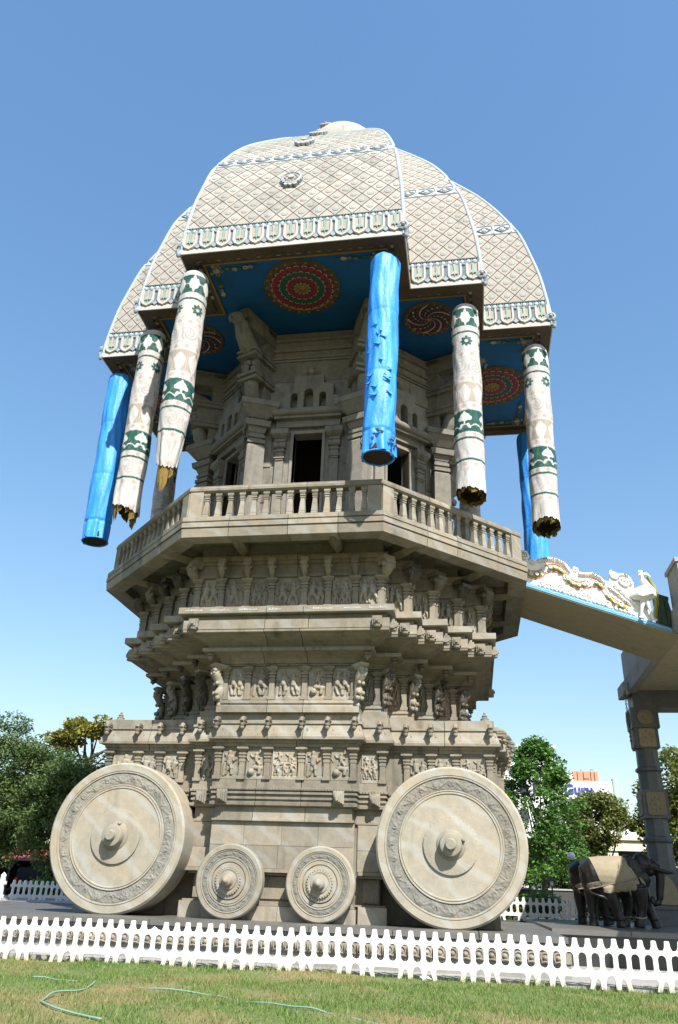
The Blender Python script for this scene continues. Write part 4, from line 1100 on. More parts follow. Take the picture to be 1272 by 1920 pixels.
# crown dome
m = MB(); m.lathe([(1.75, 28.5), (1.9, 29.1), (1.85, 29.6), (1.72, 30.05), (1.45, 30.45), (1.0, 30.78), (.5, 30.94), (.12, 30.99), (.04, 31.02), (.02, 31.4), (0, 31.4)], 40)
dome = obj('crown_dome', auto_smooth(m.mesh('crown_dome', CREAM2), 50), CH)
def rosette(r):
    m = MB(); m.lathe([(r, 0), (r*1.03, .05), (r*.98, .13), (r*.82, .15), (r*.80, .12), (r*.30, .12), (r*.27, .18), (0, .20)], 24, FRONT, m=[0, 0, 0, 0, 1, 2, 2])
    for i in range(18):
        a = 2*math.pi*i/18; m.ball((r*.98*math.cos(a), -.10, r*.98*math.sin(a)), r*.12, m=0, nu=7, nv=5)
    for s in (-1, 0, 1):
        m.lathe([(r*.20, -.02), (r*.20, .12), (r*.10, .12)], 12, T(s*r*.42, 0, -r*(1.05 if s == 0 else .98)) @ FRONT, m=2)
    for i in range(10):
        a = 2*math.pi*i/10; m.ball((r*.55*math.cos(a), -.12, r*.55*math.sin(a)), (r*.16, .04, r*.16), m=1, nu=7, nv=4)
    return m.mesh('roof_rosette', [PBLUE, CREAM2, WHITE2])
ROS = rosette(.33)
B = BAYS[0]
for x, zz in ((-.2, 20.25), (-.2, 23.35), (-.1, 25.6)):
    a = B.at_z(zz); p = B.P(x, a, .02); p2 = B.P(x, a+.1, .02); tilt = math.atan2((p2-p).y, (p2-p).z)
    obj('roof_rosette', ROS, CH, T(*p) @ RX(-tilt))
obj('roof_rosette', rosette(.26), CH, T(-.55, -1.42, 30.22) @ RX(R(-38)))
# ceiling
c = MB(); extrude(c, RP, -.34, 17.30, 17.42, bottom=True); obj('ceiling', c.mesh('ceiling', CEIL), CH)
bm_ = MB(); ra = offset(RP, -.10); rb = offset(RP, -.60); n = len(RP)
bm_.add([(p.x, p.y, 17.27) for p in ra]+[(p.x, p.y, 17.27) for p in rb]+[(p.x, p.y, 17.30) for p in rb], [(i, n+i, n+(i+1) % n, (i+1) % n) for i in range(n)]+[(n+i, 2*n+i, 2*n+(i+1) % n, n+(i+1) % n) for i in range(n)])
rb2 = offset(RP, -.52); rc2 = offset(RP, -.58)
bm_.add([(p.x, p.y, 17.264) for p in rb2]+[(p.x, p.y, 17.264) for p in rc2], [(i, n+i, n+(i+1) % n, (i+1) % n) for i in range(n)], 1)
for i in range(n):
    a, b = ra[i], ra[(i+1) % n]; d = (b-a); L = d.length; d.normalize(); nm = Vector((-d.y, d.x))
    if (a+b).y/2 > 1.5: continue
    for q in np.arange(.35, L-.2, .30):
        p = a+d*q+nm*.24; bm_.ball((p.x, p.y, 17.262), (.11, .09, .03), m=2+int(q*10) % 2, nu=8, nv=4)
obj('ceiling_border', bm_.mesh('ceiling_border', [BORDER, GOLD, STONEW, PINK]), CH)
def ring_petals(m, r0, r1, n, base, col, z, tip=.35):
    m.lathe([(r0, z), (r1, z)], 48, None, base, caps=False)
    for i in range(n):
        a = 2*math.pi*i/n; da = 2*math.pi/n*.44; rm = r0+(r1-r0)*.62
        pts = [(r0+.01, a-da), (rm, a-da), (r0+(r1-r0)*.85, a-da*.65), (r1-.01, a), (r0+(r1-r0)*.85, a+da*.65), (rm, a+da), (r0+.01, a+da)]
        m.add([(p*math.cos(t), p*math.sin(t), z-.012) for p, t in pts], [tuple(range(7))], col)
        tip = [(rm, a-da), (r0+(r1-r0)*.85, a-da*.65), (r1-.01, a), (r0+(r1-r0)*.85, a+da*.65), (rm, a+da), (r0+(r1-r0)*.74, a+da*.5), (r0+(r1-r0)*.84, a), (r0+(r1-r0)*.74, a-da*.5)]
        m.add([(p*math.cos(t), p*math.sin(t), z-.018) for p, t in tip], [tuple(range(8))], 8)
def medallion(r, spiral=False):
    m = MB(); mats = [GOLD, BORDER, REDP, ROSE, GREENP, PALEG, DARK, MBLUE, PINK]
    m.lathe([(r*.995, .03), (r, -.02), (r*.86, -.03), (r*.84, 0.0), (r*.835, 0)], 56, None, [0, 1, 0, 0], caps=False)
    for i in range(44):
        a = 2*math.pi*i/44; m.ball((r*.93*math.cos(a), r*.93*math.sin(a), -.028), (r*.035, r*.035, .02), m=0 if i % 2 else 1, nu=6, nv=4)
    if spiral:
        m.lathe([(.01, -.002), (r*.84, -.002)], 48, None, 6, caps=False)
        for i in range(18):
            for k in range(13):
                t = k/12; rr_ = r*(.12+.70*t); a = 2*math.pi*i/18+t*1.5
                s = r*(.022+.045*t); m.ball((rr_*math.cos(a), rr_*math.sin(a), -.012), (s, s*.9, .02), m=(2, 7, 3, 7)[i % 4] if k % 2 else (3, 7, 2, 5)[i % 4], nu=6, nv=4)
    else:
        ring_petals(m, r*.63, r*.84, 24, 2, 3, -.004); ring_petals(m, r*.44, r*.64, 22, 4, 5, -.008); ring_petals(m, r*.25, r*.45, 16, 2, 3, -.012); m.lathe([(.001, -.018), (r*.26, -.018)], 24, None, 1, caps=False)
        ring_petals(m, r*.10, r*.24, 12, 6, 0, -.022)
    m.lathe([(0, -.06), (r*.08, -.04), (r*.10, -.02)], 16, None, 0, caps=False)
    return m.mesh('ceiling_medallion', mats)
MED = medallion(1.17); MEDS = medallion(.80, True)
for r in range(4):
    obj('ceiling_medallion', MED, CH, RZ(R(90*r)) @ T(0, -5.82, 17.27)); obj('ceiling_medallion', MEDS, CH, RZ(R(90*r)) @ T(3.75, -3.92, 17.27))
def vine():
    m = MB(); rr = random.Random(4)
    for arm in (0, 1):
        for i in range(46):
            t = rr.random()**1.3; w = (1-t)*.26+.03; x = t*1.45; y = rr.uniform(-w, w)*.6
            p = (x, .12+abs(y), -.004) if arm == 0 else (.12+abs(y), x, -.004)
            s = rr.uniform(.03, .06); m.lathe([(0, -.012), (s, -.004)], 6, T(*p), 0, caps=False)
        for i in range(12):
            t = rr.random()**1.2; x = t*1.3; y = .12+rr.uniform(0, .2)*(1-t); p = (x, y, -.016) if arm == 0 else (y, x, -.016)
            s = rr.uniform(.03, .055)
            for q in range(5): m.ball((p[0]+s*math.cos(q*1.257), p[1]+s*math.sin(q*1.257), p[2]), (s*.6, s*.6, .012), m=1+i % 2, nu=6, nv=4)
    m.lathe([(0, -.03), (.11, -.014)], 12, T(.2, .2, 0), 2, caps=False)
    return m.mesh('painted_vine', [LEAFP, STONEP, PINK])
VINE = vine()
for r in range(4):
    Mr = RZ(R(90*r))
    obj('painted_vine', VINE, CH, Mr @ T(KW-.64, -(KE-.64), 17.285) @ RZ(R(90))); obj('painted_vine', VINE, CH, Mr @ T(-(KW-.64), -(KE-.64), 17.285))

# ================================================================ HANGING CLOTH AND TARPAULIN COLUMNS
def cloth_color(u, v):
    """u: turns round the column 0..1, v: metres below the top"""
    n = u.shape; C = np.empty(n+(3,)); C[:] = (.42, .40, .39)
    G = np.array((.010, .070, .058)); Wt = np.array((.50, .485, .47)); P = np.array((.37, .28, .255)); TAN = np.array((.34, .295, .25)); GR = np.array((.29, .29, .285))
    def per(k, sh=0.0): return (u*k+sh) % 1.0-.5
    def put(mask, c): C[mask] = c
    L = 2.62
    def inb(a, b): return (v > a) & (v < b)
    put(inb(.30, .94), G); dx = per(6)*L/6; put(inb(.30, .94) & (np.abs(dx)*1.55+np.abs(v-.62)*1.0 < .30+.03*np.cos(dx*60)), Wt)
    put(inb(1.13, 1.20), G)
    dx = per(4, .15)*L/4; dv = v-1.52; rr = np.hypot(dx, dv); th = np.arctan2(dv, dx)
    put((rr < .20*(.62+.38*np.abs(np.cos(th*4)))) & (rr > .055), G)
    for vc in (1.98, 2.84, 3.78, 4.72, 5.66, 6.48):
        w = .13; put(inb(vc-w, vc+w), (.45, .43, .415)); dx = per(8, .3)*L/8; put((np.abs(dx)*1.1+np.abs(v-vc)*1.0 < .09), P)
        put((np.abs(np.abs(v-vc)-w) < .012), (.34, .32, .305))
    for va, vb, k, sh in ((2.14, 2.70, 5, .1), (4.92, 5.46, 5, .35)):
        dx = per(k, sh)*L/k; dv = v-(va+vb)/2; rr = np.hypot(dx, dv); th = np.arctan2(dv, dx)
        put(inb(va, vb) & (rr < .24) & (np.sin(rr*58+th*3) > .2), GR if va < 3 else (.36, .345, .335)); put(inb(va, vb) & (np.hypot(dx+.10, dv+.12) < .07), Wt)
    put(inb(2.98, 3.66), TAN*(1.0)); m = inb(2.98, 3.66); put(m & (np.sin(u*2*np.pi*40) > .55), TAN*.78)
    dx = per(6, .2)*L/6; put(m & (np.abs(dx) < .17*np.clip((3.66-v)/.35, 0, 1)**.5*np.clip((v-3.02)/.2, 0, 1)), Wt*.97)
    put(inb(3.93, 4.64), G); m = inb(3.93, 4.64); dx = per(4, .35)*L/4; dv = v-4.16
    put(m & ((np.hypot(dx*.85, dv+.0) < .135) | (np.hypot(np.abs(dx)-.135, dv-.045) < .075) | (np.abs(dx) < .02+.0*dv) & (dv > 0) & (dv < .25) | (np.abs(dx)*1.6+np.abs(dv+.11) < .10)), Wt)
    ph = np.abs(per(4, .35)); vine_ = 4.50-.10*np.abs(np.cos(ph*2*np.pi*1.0)); put(m & (np.abs(v-vine_) < .018+.055*np.clip(np.sin(ph*2*np.pi*2-.6), 0, 1)**2), Wt)
    put(inb(4.80, 4.87), G); put(inb(5.48, 5.55), G)
    m = inb(5.78, 6.38); dx = per(5, .6)*L/5; put(m, (.385, .37, .36)); put(m & (np.abs(dx) < .20*np.clip((v-5.78)/.4, .1, 1)) , Wt); put(m & (np.sin(u*2*np.pi*52) > .7), (.52, .50, .48))
    put(v < .16, (.48, .50, .56)); put(v < .05, (.10, .25, .55))
    return C
def white_column_mesh(seed, ragged, pinch=0.0):
    rng = np.random.default_rng(seed); nu, nv = 150, 420; Lc = 6.62
    u = np.linspace(0, 1, nu, endpoint=False); v = np.linspace(0, Lc, nv); U, Vv = np.meshgrid(u, v)
    th = 2*np.pi*U
    cut = Lc-ragged*(.5+.5*np.sin(th+rng.uniform(0, 6)))-.05*np.abs(np.sin(th*7+rng.uniform(0, 6)))-.03*np.abs(np.sin(th*17))
    Vz = Vv*(cut/Lc)
    r = .405+.0*U
    r = r*np.where(Vv < .30, .55+.45*np.sqrt(np.clip(1-(1-Vv/.30)**2, 0, 1)), 1)
    wr = .008*np.sin(th*3+Vv*2.1+seed)+.010*np.sin(Vv*3.1+1.3*np.sin(th*2))+.006*np.sin(th*9+np.sin(Vv*4)*2)*np.clip(Vv/2, .3, 1)
    r = r+wr+.012*np.clip((Vv-5.4), 0, 1)*np.sin(th*6+seed)
    if pinch:
        k = np.clip((Vv-(Lc-1.7))/1.7, 0, 1); r = r*(1-pinch*k**1.5)+.02*k*np.sin(th*8)
    X, Y = r*np.cos(th), r*np.sin(th)
    V = np.stack([X, Y, -Vz], -1); me = bpy.data.meshes.new('cloth_cover')
    idx = np.arange(nu*nv).reshape(nv, nu); a = idx[:-1]; b = np.roll(idx, -1, 1)[:-1]; c2 = np.roll(idx, -1, 1)[1:]; d = idx[1:]
    F = np.stack([a, d, c2, b], -1).reshape(-1, 4)
    me.from_pydata(V.reshape(-1, 3).tolist(), [], F.tolist()+[list(range(nu))])
    col = cloth_color(U, Vz*1.0); at = me.attributes.new('print', 'FLOAT_COLOR', 'POINT')
    at.data.foreach_set('color', np.concatenate([col, np.ones(U.shape+(1,))], -1).astype(np.float32).reshape(-1))
    me.materials.append(CLOTH); me.polygons.foreach_set('use_smooth', [True]*len(me.polygons)); me.update()
    return me, (cut.min(), cut[0])
def lining_mesh(cutrow, seed, drop=.22, r=.37):
    rng = np.random.default_rng(seed); nu = 64; V = []
    th = np.linspace(0, 2*np.pi, nu, endpoint=False); cr = np.interp(th, np.linspace(0, 2*np.pi, len(cutrow)), cutrow)
    for k, (dz, rr) in enumerate(((-.5, r), (-.2, r), (.0, r*.99), (.5, r*.97), (1.0, r*.93))):
        z = -(cr+dz*.0) if False else None
        z = -(cr-.0)+(.5 if k == 0 else .25 if k == 1 else 0) if k < 3 else -(cr+drop*(dz)*rng.uniform(.15, 1.0, nu))
        V.append([(rr*(1+rng.uniform(-.04, .04))*math.cos(t), rr*(1+rng.uniform(-.04, .04))*math.sin(t), float(zz)) for t, zz in zip(th, z)])
    m = MB(); m.grid(V[:3], 1, wrap=True); rr = random.Random(seed)
    for k in range(30):
        t = rr.uniform(0, 6.28); w = rr.uniform(.03, .10); z = -float(np.interp(t, th, cr)); dp = drop*rr.uniform(.1, 1)**1.5
        p = [(r*1.0*math.cos(a), r*1.0*math.sin(a)) for a in (t-w/r, t+w/r)]; sw = rr.uniform(.75, .98)
        m.add([(*p[0], z+.10), (*p[1], z+.10), (p[1][0]*sw, p[1][1]*sw, z-dp*.6), (p[0][0]*(sw-.05), p[0][1]*(sw-.05), z-dp), (p[0][0]*.98, p[0][1]*.98, z-dp*.4)], [(0, 1, 2, 3, 4)], 0)
    top = [(r*.96*math.cos(t), r*.96*math.sin(t), float(-(cc-.35))) for t, cc in zip(th, cr)]
    m.add(top, [tuple(range(nu))], 1)
    return m.mesh('torn_lining', [LINING, DARK])
TG = 'tube banners hanging from the roof corners'
def hook(parent):
    m = MB(); m.tube([(0, 0, -.02), (0, 0, .42)], .02, 6); m.lathe([(.07, .05), (.09, .09), (.07, .13)], 10); obj('hook', m.mesh('hook', METAL), parent)
def white_column(label, x, y, ztop, seed, ragged, pinch=0.0, lean=(0, 0), turn=0, drop=.22):
    t = thing('hanging_banner', label, 'banner', T(x, y, ztop) @ RY(lean[0]) @ RX(lean[1]) @ RZ(turn), TG)
    me, _ = white_column_mesh(seed, ragged, pinch); obj('cloth_cover', me, t)
    nu = 150; co = np.empty(len(me.vertices)*3); me.vertices.foreach_get('co', co); last = -co.reshape(-1, nu, 3)[-1, :, 2]
    obj('torn_lining', lining_mesh(last, seed, drop, .37*(1-pinch)), t); hook(t); return t
def tarp_column(label, x, y, ztop, seed, L=6.45, torn=False, lean=(0, 0)):
    rng = np.random.default_rng(seed); t = thing('hanging_tarpaulin_banner', label, 'banner', T(x, y, ztop) @ RY(lean[0]) @ RX(lean[1]), TG)
    nu, nv = 72, 150; V = []
    for j in range(nv):
        v = L*j/(nv-1); row = []
        for i in range(nu):
            a = 2*math.pi*i/nu; r = .415*(.5+.5*math.sqrt(max(0, 1-(1-min(v/.25, 1))**2)))
            r += .012*math.sin(a*4+v*1.7+seed)+.010*math.sin(v*4.3+2*math.sin(a*2))+.008*math.sin(a*11+3*math.sin(v*1.3))-.012*math.exp(-((v-2.1)/.05)**2)-.012*math.exp(-((v-4.1)/.05)**2)
            if v > L-.62: r += .018*math.sin(a*9)-.01
            if abs(v-(L-.62)) < .05: r -= .02
            if torn and v > L-.6: r += .05*math.sin(a*5+1)*((v-L+.6)/.6)
            row.append((r*math.cos(a), r*math.sin(a), -v+(.02*math.sin(a*6) if j == nv-1 else 0)))
        V.append(row)
    m = MB(); m.grid([r_[::-1] for r_ in V], 0, wrap=True); m.add(V[0], [tuple(range(nu))], 0)
    obj('tarpaulin_cover', auto_smooth(m.mesh('tarpaulin_cover', TARP), 70), t)
    m = MB(); m.lathe([(.37, -L+.02), (.385, -L+.03), (.36, -L+.35), (.0, -L+.36)], 32, None, 0); m.lathe([(.40, -L+.03), (.425, -L-.005), (.40, -L-.02), (.375, -L)], 32, None, 1, caps=False)
    for i in range(9): a = 2*math.pi*i/9; m.ball((.39*math.cos(a), .39*math.sin(a), -L+.02), .03, m=1, nu=6, nv=4)
    obj('open_bottom', m.mesh('open_bottom', [DARK, TARP]), t)
    if torn:
        m = MB(); rr = random.Random(2)
        for i in range(16):
            a = rr.uniform(-2.4, -.9); z = -rr.uniform(2.2, L-1.6); w = rr.uniform(.05, .13); p = Vector((.437*math.cos(a), .437*math.sin(a), z)); tx = Vector((-math.sin(a), math.cos(a), 0)); nr = Vector((math.cos(a), math.sin(a), 0))
            m.add([p-tx*w, p+tx*w, p+tx*w*.8-Vector((0, 0, .035))+nr*.0, p-tx*w-Vector((0, 0, .03))], [(0, 1, 2, 3)], 1); m.add([p-tx*w+nr*.004, p+tx*w+nr*.004, p+tx*w*.7-Vector((0, 0, .10))+nr*.05], [(0, 1, 2)], 0)
        for i in range(40):
            a = rr.uniform(0, 6.28); z = -L+rr.uniform(.3, .62); w = rr.uniform(.03, .09); p = Vector((.43*math.cos(a), .43*math.sin(a), z)); tx = Vector((-math.sin(a), math.cos(a), 0)); nr = Vector((math.cos(a), math.sin(a), 0))
            m.add([p-tx*w+nr*.02, p+tx*w+nr*.02, p+nr*.04-Vector((0, 0, .09))], [(0, 1, 2)], 1)
        obj('torn_flap', m.mesh('torn_flap', [TARP, DARK]), t)
    hook(t); return t
white_column('white printed banner left of the roof front, narrowing to a torn trailing foot', -2.93, -7.03, 16.92, 1, .30, .42, (R(.4), 0), R(200), .75)
tarp_column('blue tarpaulin banner with torn flaps hanging in front of the balcony', 2.68, -7.06, 16.92, 2, 6.5, True, (R(1.2), 0))
white_column('white printed banner beside the outer left blue banner, gold rags at its foot', -5.16, -4.6, 16.92, 3, .25, .06, (R(-.4), 0), R(120), .55)
tarp_column('blue tarpaulin banner outermost on the left, plain and unbroken', -7.2, -2.47, 16.9, 4, 6.4, False, (R(-1.3), 0))
white_column('white printed banner hanging over the right balustrade of the balcony', 4.88, -4.68, 16.92, 5, .22, .0, (R(.5), 0), R(60), .16)
white_column('white printed banner outermost on the right, level with the bridge', 7.12, -2.47, 16.92, 6, .28, .0, (R(1.2), 0), R(10), .20)
tarp_column('blue tarpaulin banner half hidden behind the outermost white banner on the right', 7.2, 2.85, 16.9, 7, 6.7, False)
white_column('white printed banner in shade behind the left end of the balcony', -7.15, 2.47, 16.9, 8, .22, .0, (0, 0), R(150), .25)
white_column('white printed banner in shade behind the right balcony balustrade', 4.9, 4.7, 16.9, 9, .22, .0, (0, 0), R(90), .25)

# ================================================================ BRIDGE WITH PEACOCK BALUSTRADE
BX, BY, BZ = 6.28, -1.62, 9.12; BL = 4.02; SL = -1.52/4.02
SH = Matrix(((1, 0, 0, 0), (0, 1, 0, 0), (SL, 0, 1, 0), (0, 0, 0, 1)))
br = thing('walkway_bridge', 'sloping concrete walkway from the balcony to the terrace with painted peacock balustrade', 'bridge', T(BX, BY, BZ))
def bsh(mb, name, mats, smooth=True, ang=50):
    me = mb.mesh(name, mats); me.transform(SH)
    return auto_smooth(me, ang) if smooth else me
obj('walkway_slab', bsh(MB().box(-.1, BL+.1, -.04, 2.75, -.16, -.128), 'walkway_slab', CONC, False), br)
m = MB(); m.box(-.02, BL, -.06, .30, -.125, 0, 0)
m.tube([(x, -.062, -.055+.012*math.sin(x*22)) for x in np.linspace(0, BL, 150)], .007, 5, m=1)
obj('blue_ledge', bsh(m, 'blue_ledge', [PEABLUE, WHITE], False), br)
def bp(X, Y): return ((X-185)/1040*4.0, (345+(X-185)*.298-Y)*.00455)
OUT = [(168, 342), (168, 150), (190, 122), (228, 130), (243, 165), (225, 192), (250, 200), (270, 182), (290, 200), (306, 186), (340, 178), (400, 173), (460, 187), (510, 217), (540, 258), (560, 260), (570, 243), (597, 250),
       (600, 277), (640, 283), (700, 282), (750, 305), (785, 340), (825, 345), (828, 292), (860, 277), (890, 292), (930, 290), (965, 310), (985, 350), (985, 405), (1010, 440), (1060, 500), (1080, 560), (1085, 612)]
pl = plate('balustrade_panel', [[bp(*p) for p in OUT]+[(3.45, 0), (0.0, 0)]], .12, WHITE, .012); pl.transform(SH)
bpan = obj('balustrade_panel', pl, br, T(0, .06, 0))
def P3(X, Y, y=-.02): a = bp(X, Y); return (a[0], y, a[1])
ser = [(190, 272), (255, 297), (320, 290), (370, 256), (430, 250), (490, 285), (530, 345), (590, 372), (650, 362), (710, 350), (760, 385), (800, 450), (860, 500), (930, 525)]
cs = catmull(ser, 8)
m = MB(); m.tube([P3(*p, .02) for p in cs], .085, 8, m=2, flat=.6, up=(0, 1, 0))
SEG = ((190, 325), (378, 497), (508, 642), (703, 767), (788, 925))
for a, b in SEG:
    q = [p for p in cs if a <= p[0] <= b]; m.tube([P3(*p, -.015) for p in q], .088, 8, m=0, flat=.6, up=(0, 1, 0))
for p in [p for a, b in SEG for p in [c_ for c_ in cs if a+10 <= c_[0] <= b-10][::5]]: m.lathe([(.05, 0), (.045, .04)], 12, T(*P3(*p, -.08)) @ FRONT, m=2); m.lathe([(.03, .04), (0, .055)], 12, T(*P3(*p, -.08)) @ FRONT, m=1)
obj('serpent_band', bsh(m, 'serpent_band', [OLIVE, PEABLUE, WHITE]), br)
m = MB()
for dy in (-27, 27): m.tube([P3(p[0], p[1]+dy, -.02) for p in cs], .016, 6)
obj('pink_border', bsh(m, 'pink_border', TPINK), br)
m = MB()
def ribs(path, n, inw):
    q = catmull(path, 12); idx = np.linspace(0, len(q)-2, n).astype(int)
    for i in idx:
        d = q[i+1]-q[i]; d = d/np.linalg.norm(d); nn = np.array((-d[1], d[0]))
        a = q[i]; b = q[i]+nn*inw+d*8
        m.tube([P3(*a, -.02), P3(*(a*.5+b*.5), -.06), P3(*b, -.01)], [.03, .036, .02], 6)
ribs([(308, 190), (350, 180), (400, 176), (460, 190), (510, 220), (545, 268)], 17, 30)
ribs([(602, 282), (650, 288), (700, 288), (750, 312), (788, 350)], 14, 26)
ribs([(890, 295), (930, 293), (965, 314), (984, 355)], 9, 26)
def volute(X, Y, r, turns=1.7, dirn=1, a0=0):
    c = P3(X, Y, -.04); pts = []; rad = []
    for i in range(26):
        t = i/25; rr_ = r*(1-.82*t); a = a0+dirn*t*turns*2*math.pi; pts.append((c[0]+rr_*math.cos(a), c[1]-.03*t, c[2]+rr_*math.sin(a))); rad.append(r*.24*(1-.6*t))
    m.tube(pts, rad, 6)
for v_ in ((203, 155, .15, 1.8, 1, 3), (262, 205, .09, 1.5, -1, 0), (577, 262, .075, 1.6, 1, 0), (857, 302, .13, 1.8, 1, 2), (918, 345, .15, 1.8, -1, 1), (350, 265, .10, 1.5, 1, 0), (505, 315, .10, 1.5, -1, 0), (668, 360, .11, 1.5, 1, 1)): volute(*v_)
rr = random.Random(9)
for X in range(330, 960, 42):
    yb = 345+(X-185)*.298; volute(X, yb-rr.uniform(28, 62), rr.uniform(.06, .12), 1.5, rr.choice((-1, 1)), rr.uniform(0, 6))
for X in range(300, 980, 30): yb = 345+(X-185)*.298; m.ball(P3(X, yb-12, -.03), rr.uniform(.04, .065), nu=8, nv=6)
for X, Y in ((800, 380), (825, 400), (850, 420), (880, 450), (905, 470), (840, 370), (870, 395), (900, 425), (930, 455), (955, 480)):
    m.tube([P3(X, Y, -.02), P3(X+22, Y+14, -.07), P3(X+46, Y+40, -.02)], [.02, .035, .012], 6)
obj('scrollwork', bsh(m, 'scrollwork', WHITE), br)
m = MB()
m.tube([P3(960, 455, -.06), P3(1000, 440, -.10), P3(1050, 432, -.12), P3(1095, 425, -.12), P3(1115, 400, -.11)], [.08, .17, .21, .19, .10], 12)
m.tube([P3(1100, 430, -.12), P3(1080, 385, -.12), P3(1052, 345, -.12), P3(1042, 315, -.12), P3(1050, 298, -.12)], [.16, .125, .09, .075, .075], 12)
m.ball(P3(1053, 298, -.12), (.115, .085, .085), nu=12, nv=8); m.tube([P3(1075, 302, -.12), P3(1095, 310, -.12), P3(1112, 322, -.12)], [.06, .045, .012], 8)
for q in range(9): m.tube([P3(1000+q*9, 455-q*3, -.28), P3(1025+q*9, 462-q*2, -.31), P3(1045+q*8, 450, -.29)], [.012, .025, .01], 5)
m.tube([P3(1040, 470, -.12), P3(1020, 520, -.12), P3(1010, 560, -.12), P3(1005, 585, -.12)], [.09, .05, .03, .03], 8); m.tube([P3(1060, 470, -.12), P3(1065, 520, -.12), P3(1085, 570, -.12), P3(1090, 600, -.12)], [.09, .05, .03, .03], 8)
for f in ((1005, 588), (1090, 600)): m.tube([P3(f[0]-12, f[1], -.12), P3(f[0]+22, f[1]+6, -.14)], .028, 6)
m.ball(P3(1063, 292, -.205), .02, m=1, nu=6, nv=4)
obj('peacock', bsh(m, 'peacock', [WHITE, METAL]), br)
m = MB(); m.tube([P3(1088, 325, -.12), P3(1118, 380, -.12), P3(1133, 440, -.12), P3(1125, 510, -.12), P3(1108, 560, -.12), P3(1102, 595, -.12)], [.05, .07, .075, .07, .06, .04], 8)
for q in catmull([(1088, 325), (1133, 440), (1108, 560)], 12): m.ball(P3(q[0], q[1], -.19), .028, nu=6, nv=4)
obj('garland', bsh(m, 'garland', OLIVE), br)
m = MB(); rr = random.Random(5)
m.box(3.62, 3.95, -.08, .3, 0, .86)
for q in range(6): x = 3.63+q*.055; m.tube([(x, -.08, .85), (x+rr.uniform(-.02, .03), -.14, .5), (x+rr.uniform(-.05, .05), -.12, .02)], [.03, .045, .035], 6)
m.tube([(3.6, -.02, .88), (3.97, -.02, .88)], .06, 8)
obj('drapery_post', bsh(m, 'drapery_post', DGREEN), br)

# ================================================================ TERRACE PAVILION
tp = thing('terrace_pavilion', 'raised concrete terrace on a dark granite pillar at the right edge', 'pavilion', T(10.3, 6, .10))
def TPB(name, x0, x1, y0, y1, z0, z1, mat, parent=None): return obj(name, MB().box(x0-10.3, x1-10.3, y0-6, y1-6, z0-.10, z1-.10).mesh(name, mat), parent or tp)
TPB('terrace_slab', 10.3, 24, -2.85, 6.6, 7.60, 7.86, CONC); TPB('unseen_terrace_slab', 11.4, 24, -9, -2.86, 7.60, 7.86, CONC)  # second slab is unseen, outlined so its shadow falls on the elephants' heads
TPB('edge_kerb', 10.22, 10.50, -2.95, 6.62, 7.50, 8.05, CONCG)
for a, b in ((-2.9, -1.72), (1.25, 3.6), (3.62, 6.3)): TPB('parapet_panel', 10.30, 10.46, a, b, 8.052, 9.12, CONCG)
TPB('parapet_cap', 10.24, 10.52, -2.94, -1.70, 9.122, 9.24, CONCG); TPB('end_parapet', 10.47, 24, -2.9, -2.74, 7.862, 9.12, CONCG)
TPB('cross_beam', 10.36, 24, 5.55, 6.45, 6.98, 7.598, PILLAR)
TPB('beam_end_block', 10.02, 10.21, 5.3, 6.3, 7.40, 7.82, CONCG)
pil = obj('pillar', None, tp, T(.40, 0, 0))
m = MB(); m.box(-.80, .80, -.80, .80, 0, .16); m.box(-.68, .68, -.68, .68, .16, .46); m.box(-.74, .74, -.74, .74, .46, .56); m.box(-.50, .50, -.50, .50, .56, 1.52); m.box(-.45, .45, -.45, .45, 1.52, 1.62)
m.lathe([(.44, 1.62), (.41, 2.40), (.40, 2.44), (.47, 2.48), (.49, 2.56), (.47, 2.62), (.40, 2.66), (.385, 3.2)], 8, RZ(R(22.5)))
m.box(-.42, .42, -.42, .42, 3.2, 4.12, tx=.01, ty=.01); m.lathe([(.40, 4.12), (.39, 4.70), (.47, 4.76), (.47, 4.84), (.38, 4.88), (.375, 5.5)], 8, RZ(R(22.5))); m.box(-.40, .40, -.40, .40, 5.5, 6.18)
m.box(-.47, .47, -.47, .47, 6.18, 6.88)
obj('shaft', m.mesh('shaft', PILLAR), pil)
def ornate(w, h):
    L = []; 
    for cx, cy, a0 in ((w/2-.08, h/2-.08, -20), (-w/2+.08, h/2-.08, 70), (-w/2+.08, -h/2+.08, 160), (w/2-.08, -h/2+.08, 250)):
        L += arc(cx, cy, .10, a0, a0+130, 6)
    me = plate('carved_panel', [L], .05, SADDLE, .008); return me
for w, h, z, yf in ((.56, .70, 3.66, -.44), (.52, .58, 5.84, -.42)):
    pn = obj('carved_panel', ornate(w, h), pil, T(0, yf, z))
    pn2 = obj('carved_panel', ornate(w, h), pil, RZ(R(-90)) @ T(0, yf, z))
    m = MB()
    for q in range(8): m.ball((.17*math.cos(q*.785), -.03, .2*math.sin(q*.785)), (.06, .015, .06), nu=7, nv=4)
    m.ball((0, -.03, 0), (.09, .02, .1), nu=8, nv=5); obj('carving', m.mesh('carving', SADDLE, True), pn, M=I())['kind'] = 'stuff'
L = [(-.27, 0), (.27, 0), (.25, .45), (.18, .62), (.0, .86), (-.18, .62), (-.25, .45)]
obj('carved_panel', plate('carved_panel', [L], .05, SADDLE, .01), pil, T(0, -.52, .60))
m = MB(); m.lathe([(.27, 0), (.26, .05), (.21, .055), (.20, .03), (.08, .03), (.07, .06), (0, .075)], 28, FRONT); obj('roundel', auto_smooth(m.mesh('roundel', SADDLE), 40), pil, T(0, -.47, 6.53))
obj('roundel', bpy.data.meshes['roundel'], pil, RZ(R(-90)) @ T(0, -.47, 6.53))
ch = thing('hanging_chain', 'thin dark chain hanging beside the top of the granite pillar', 'chain', T(10.06, 5.2, 7.5))
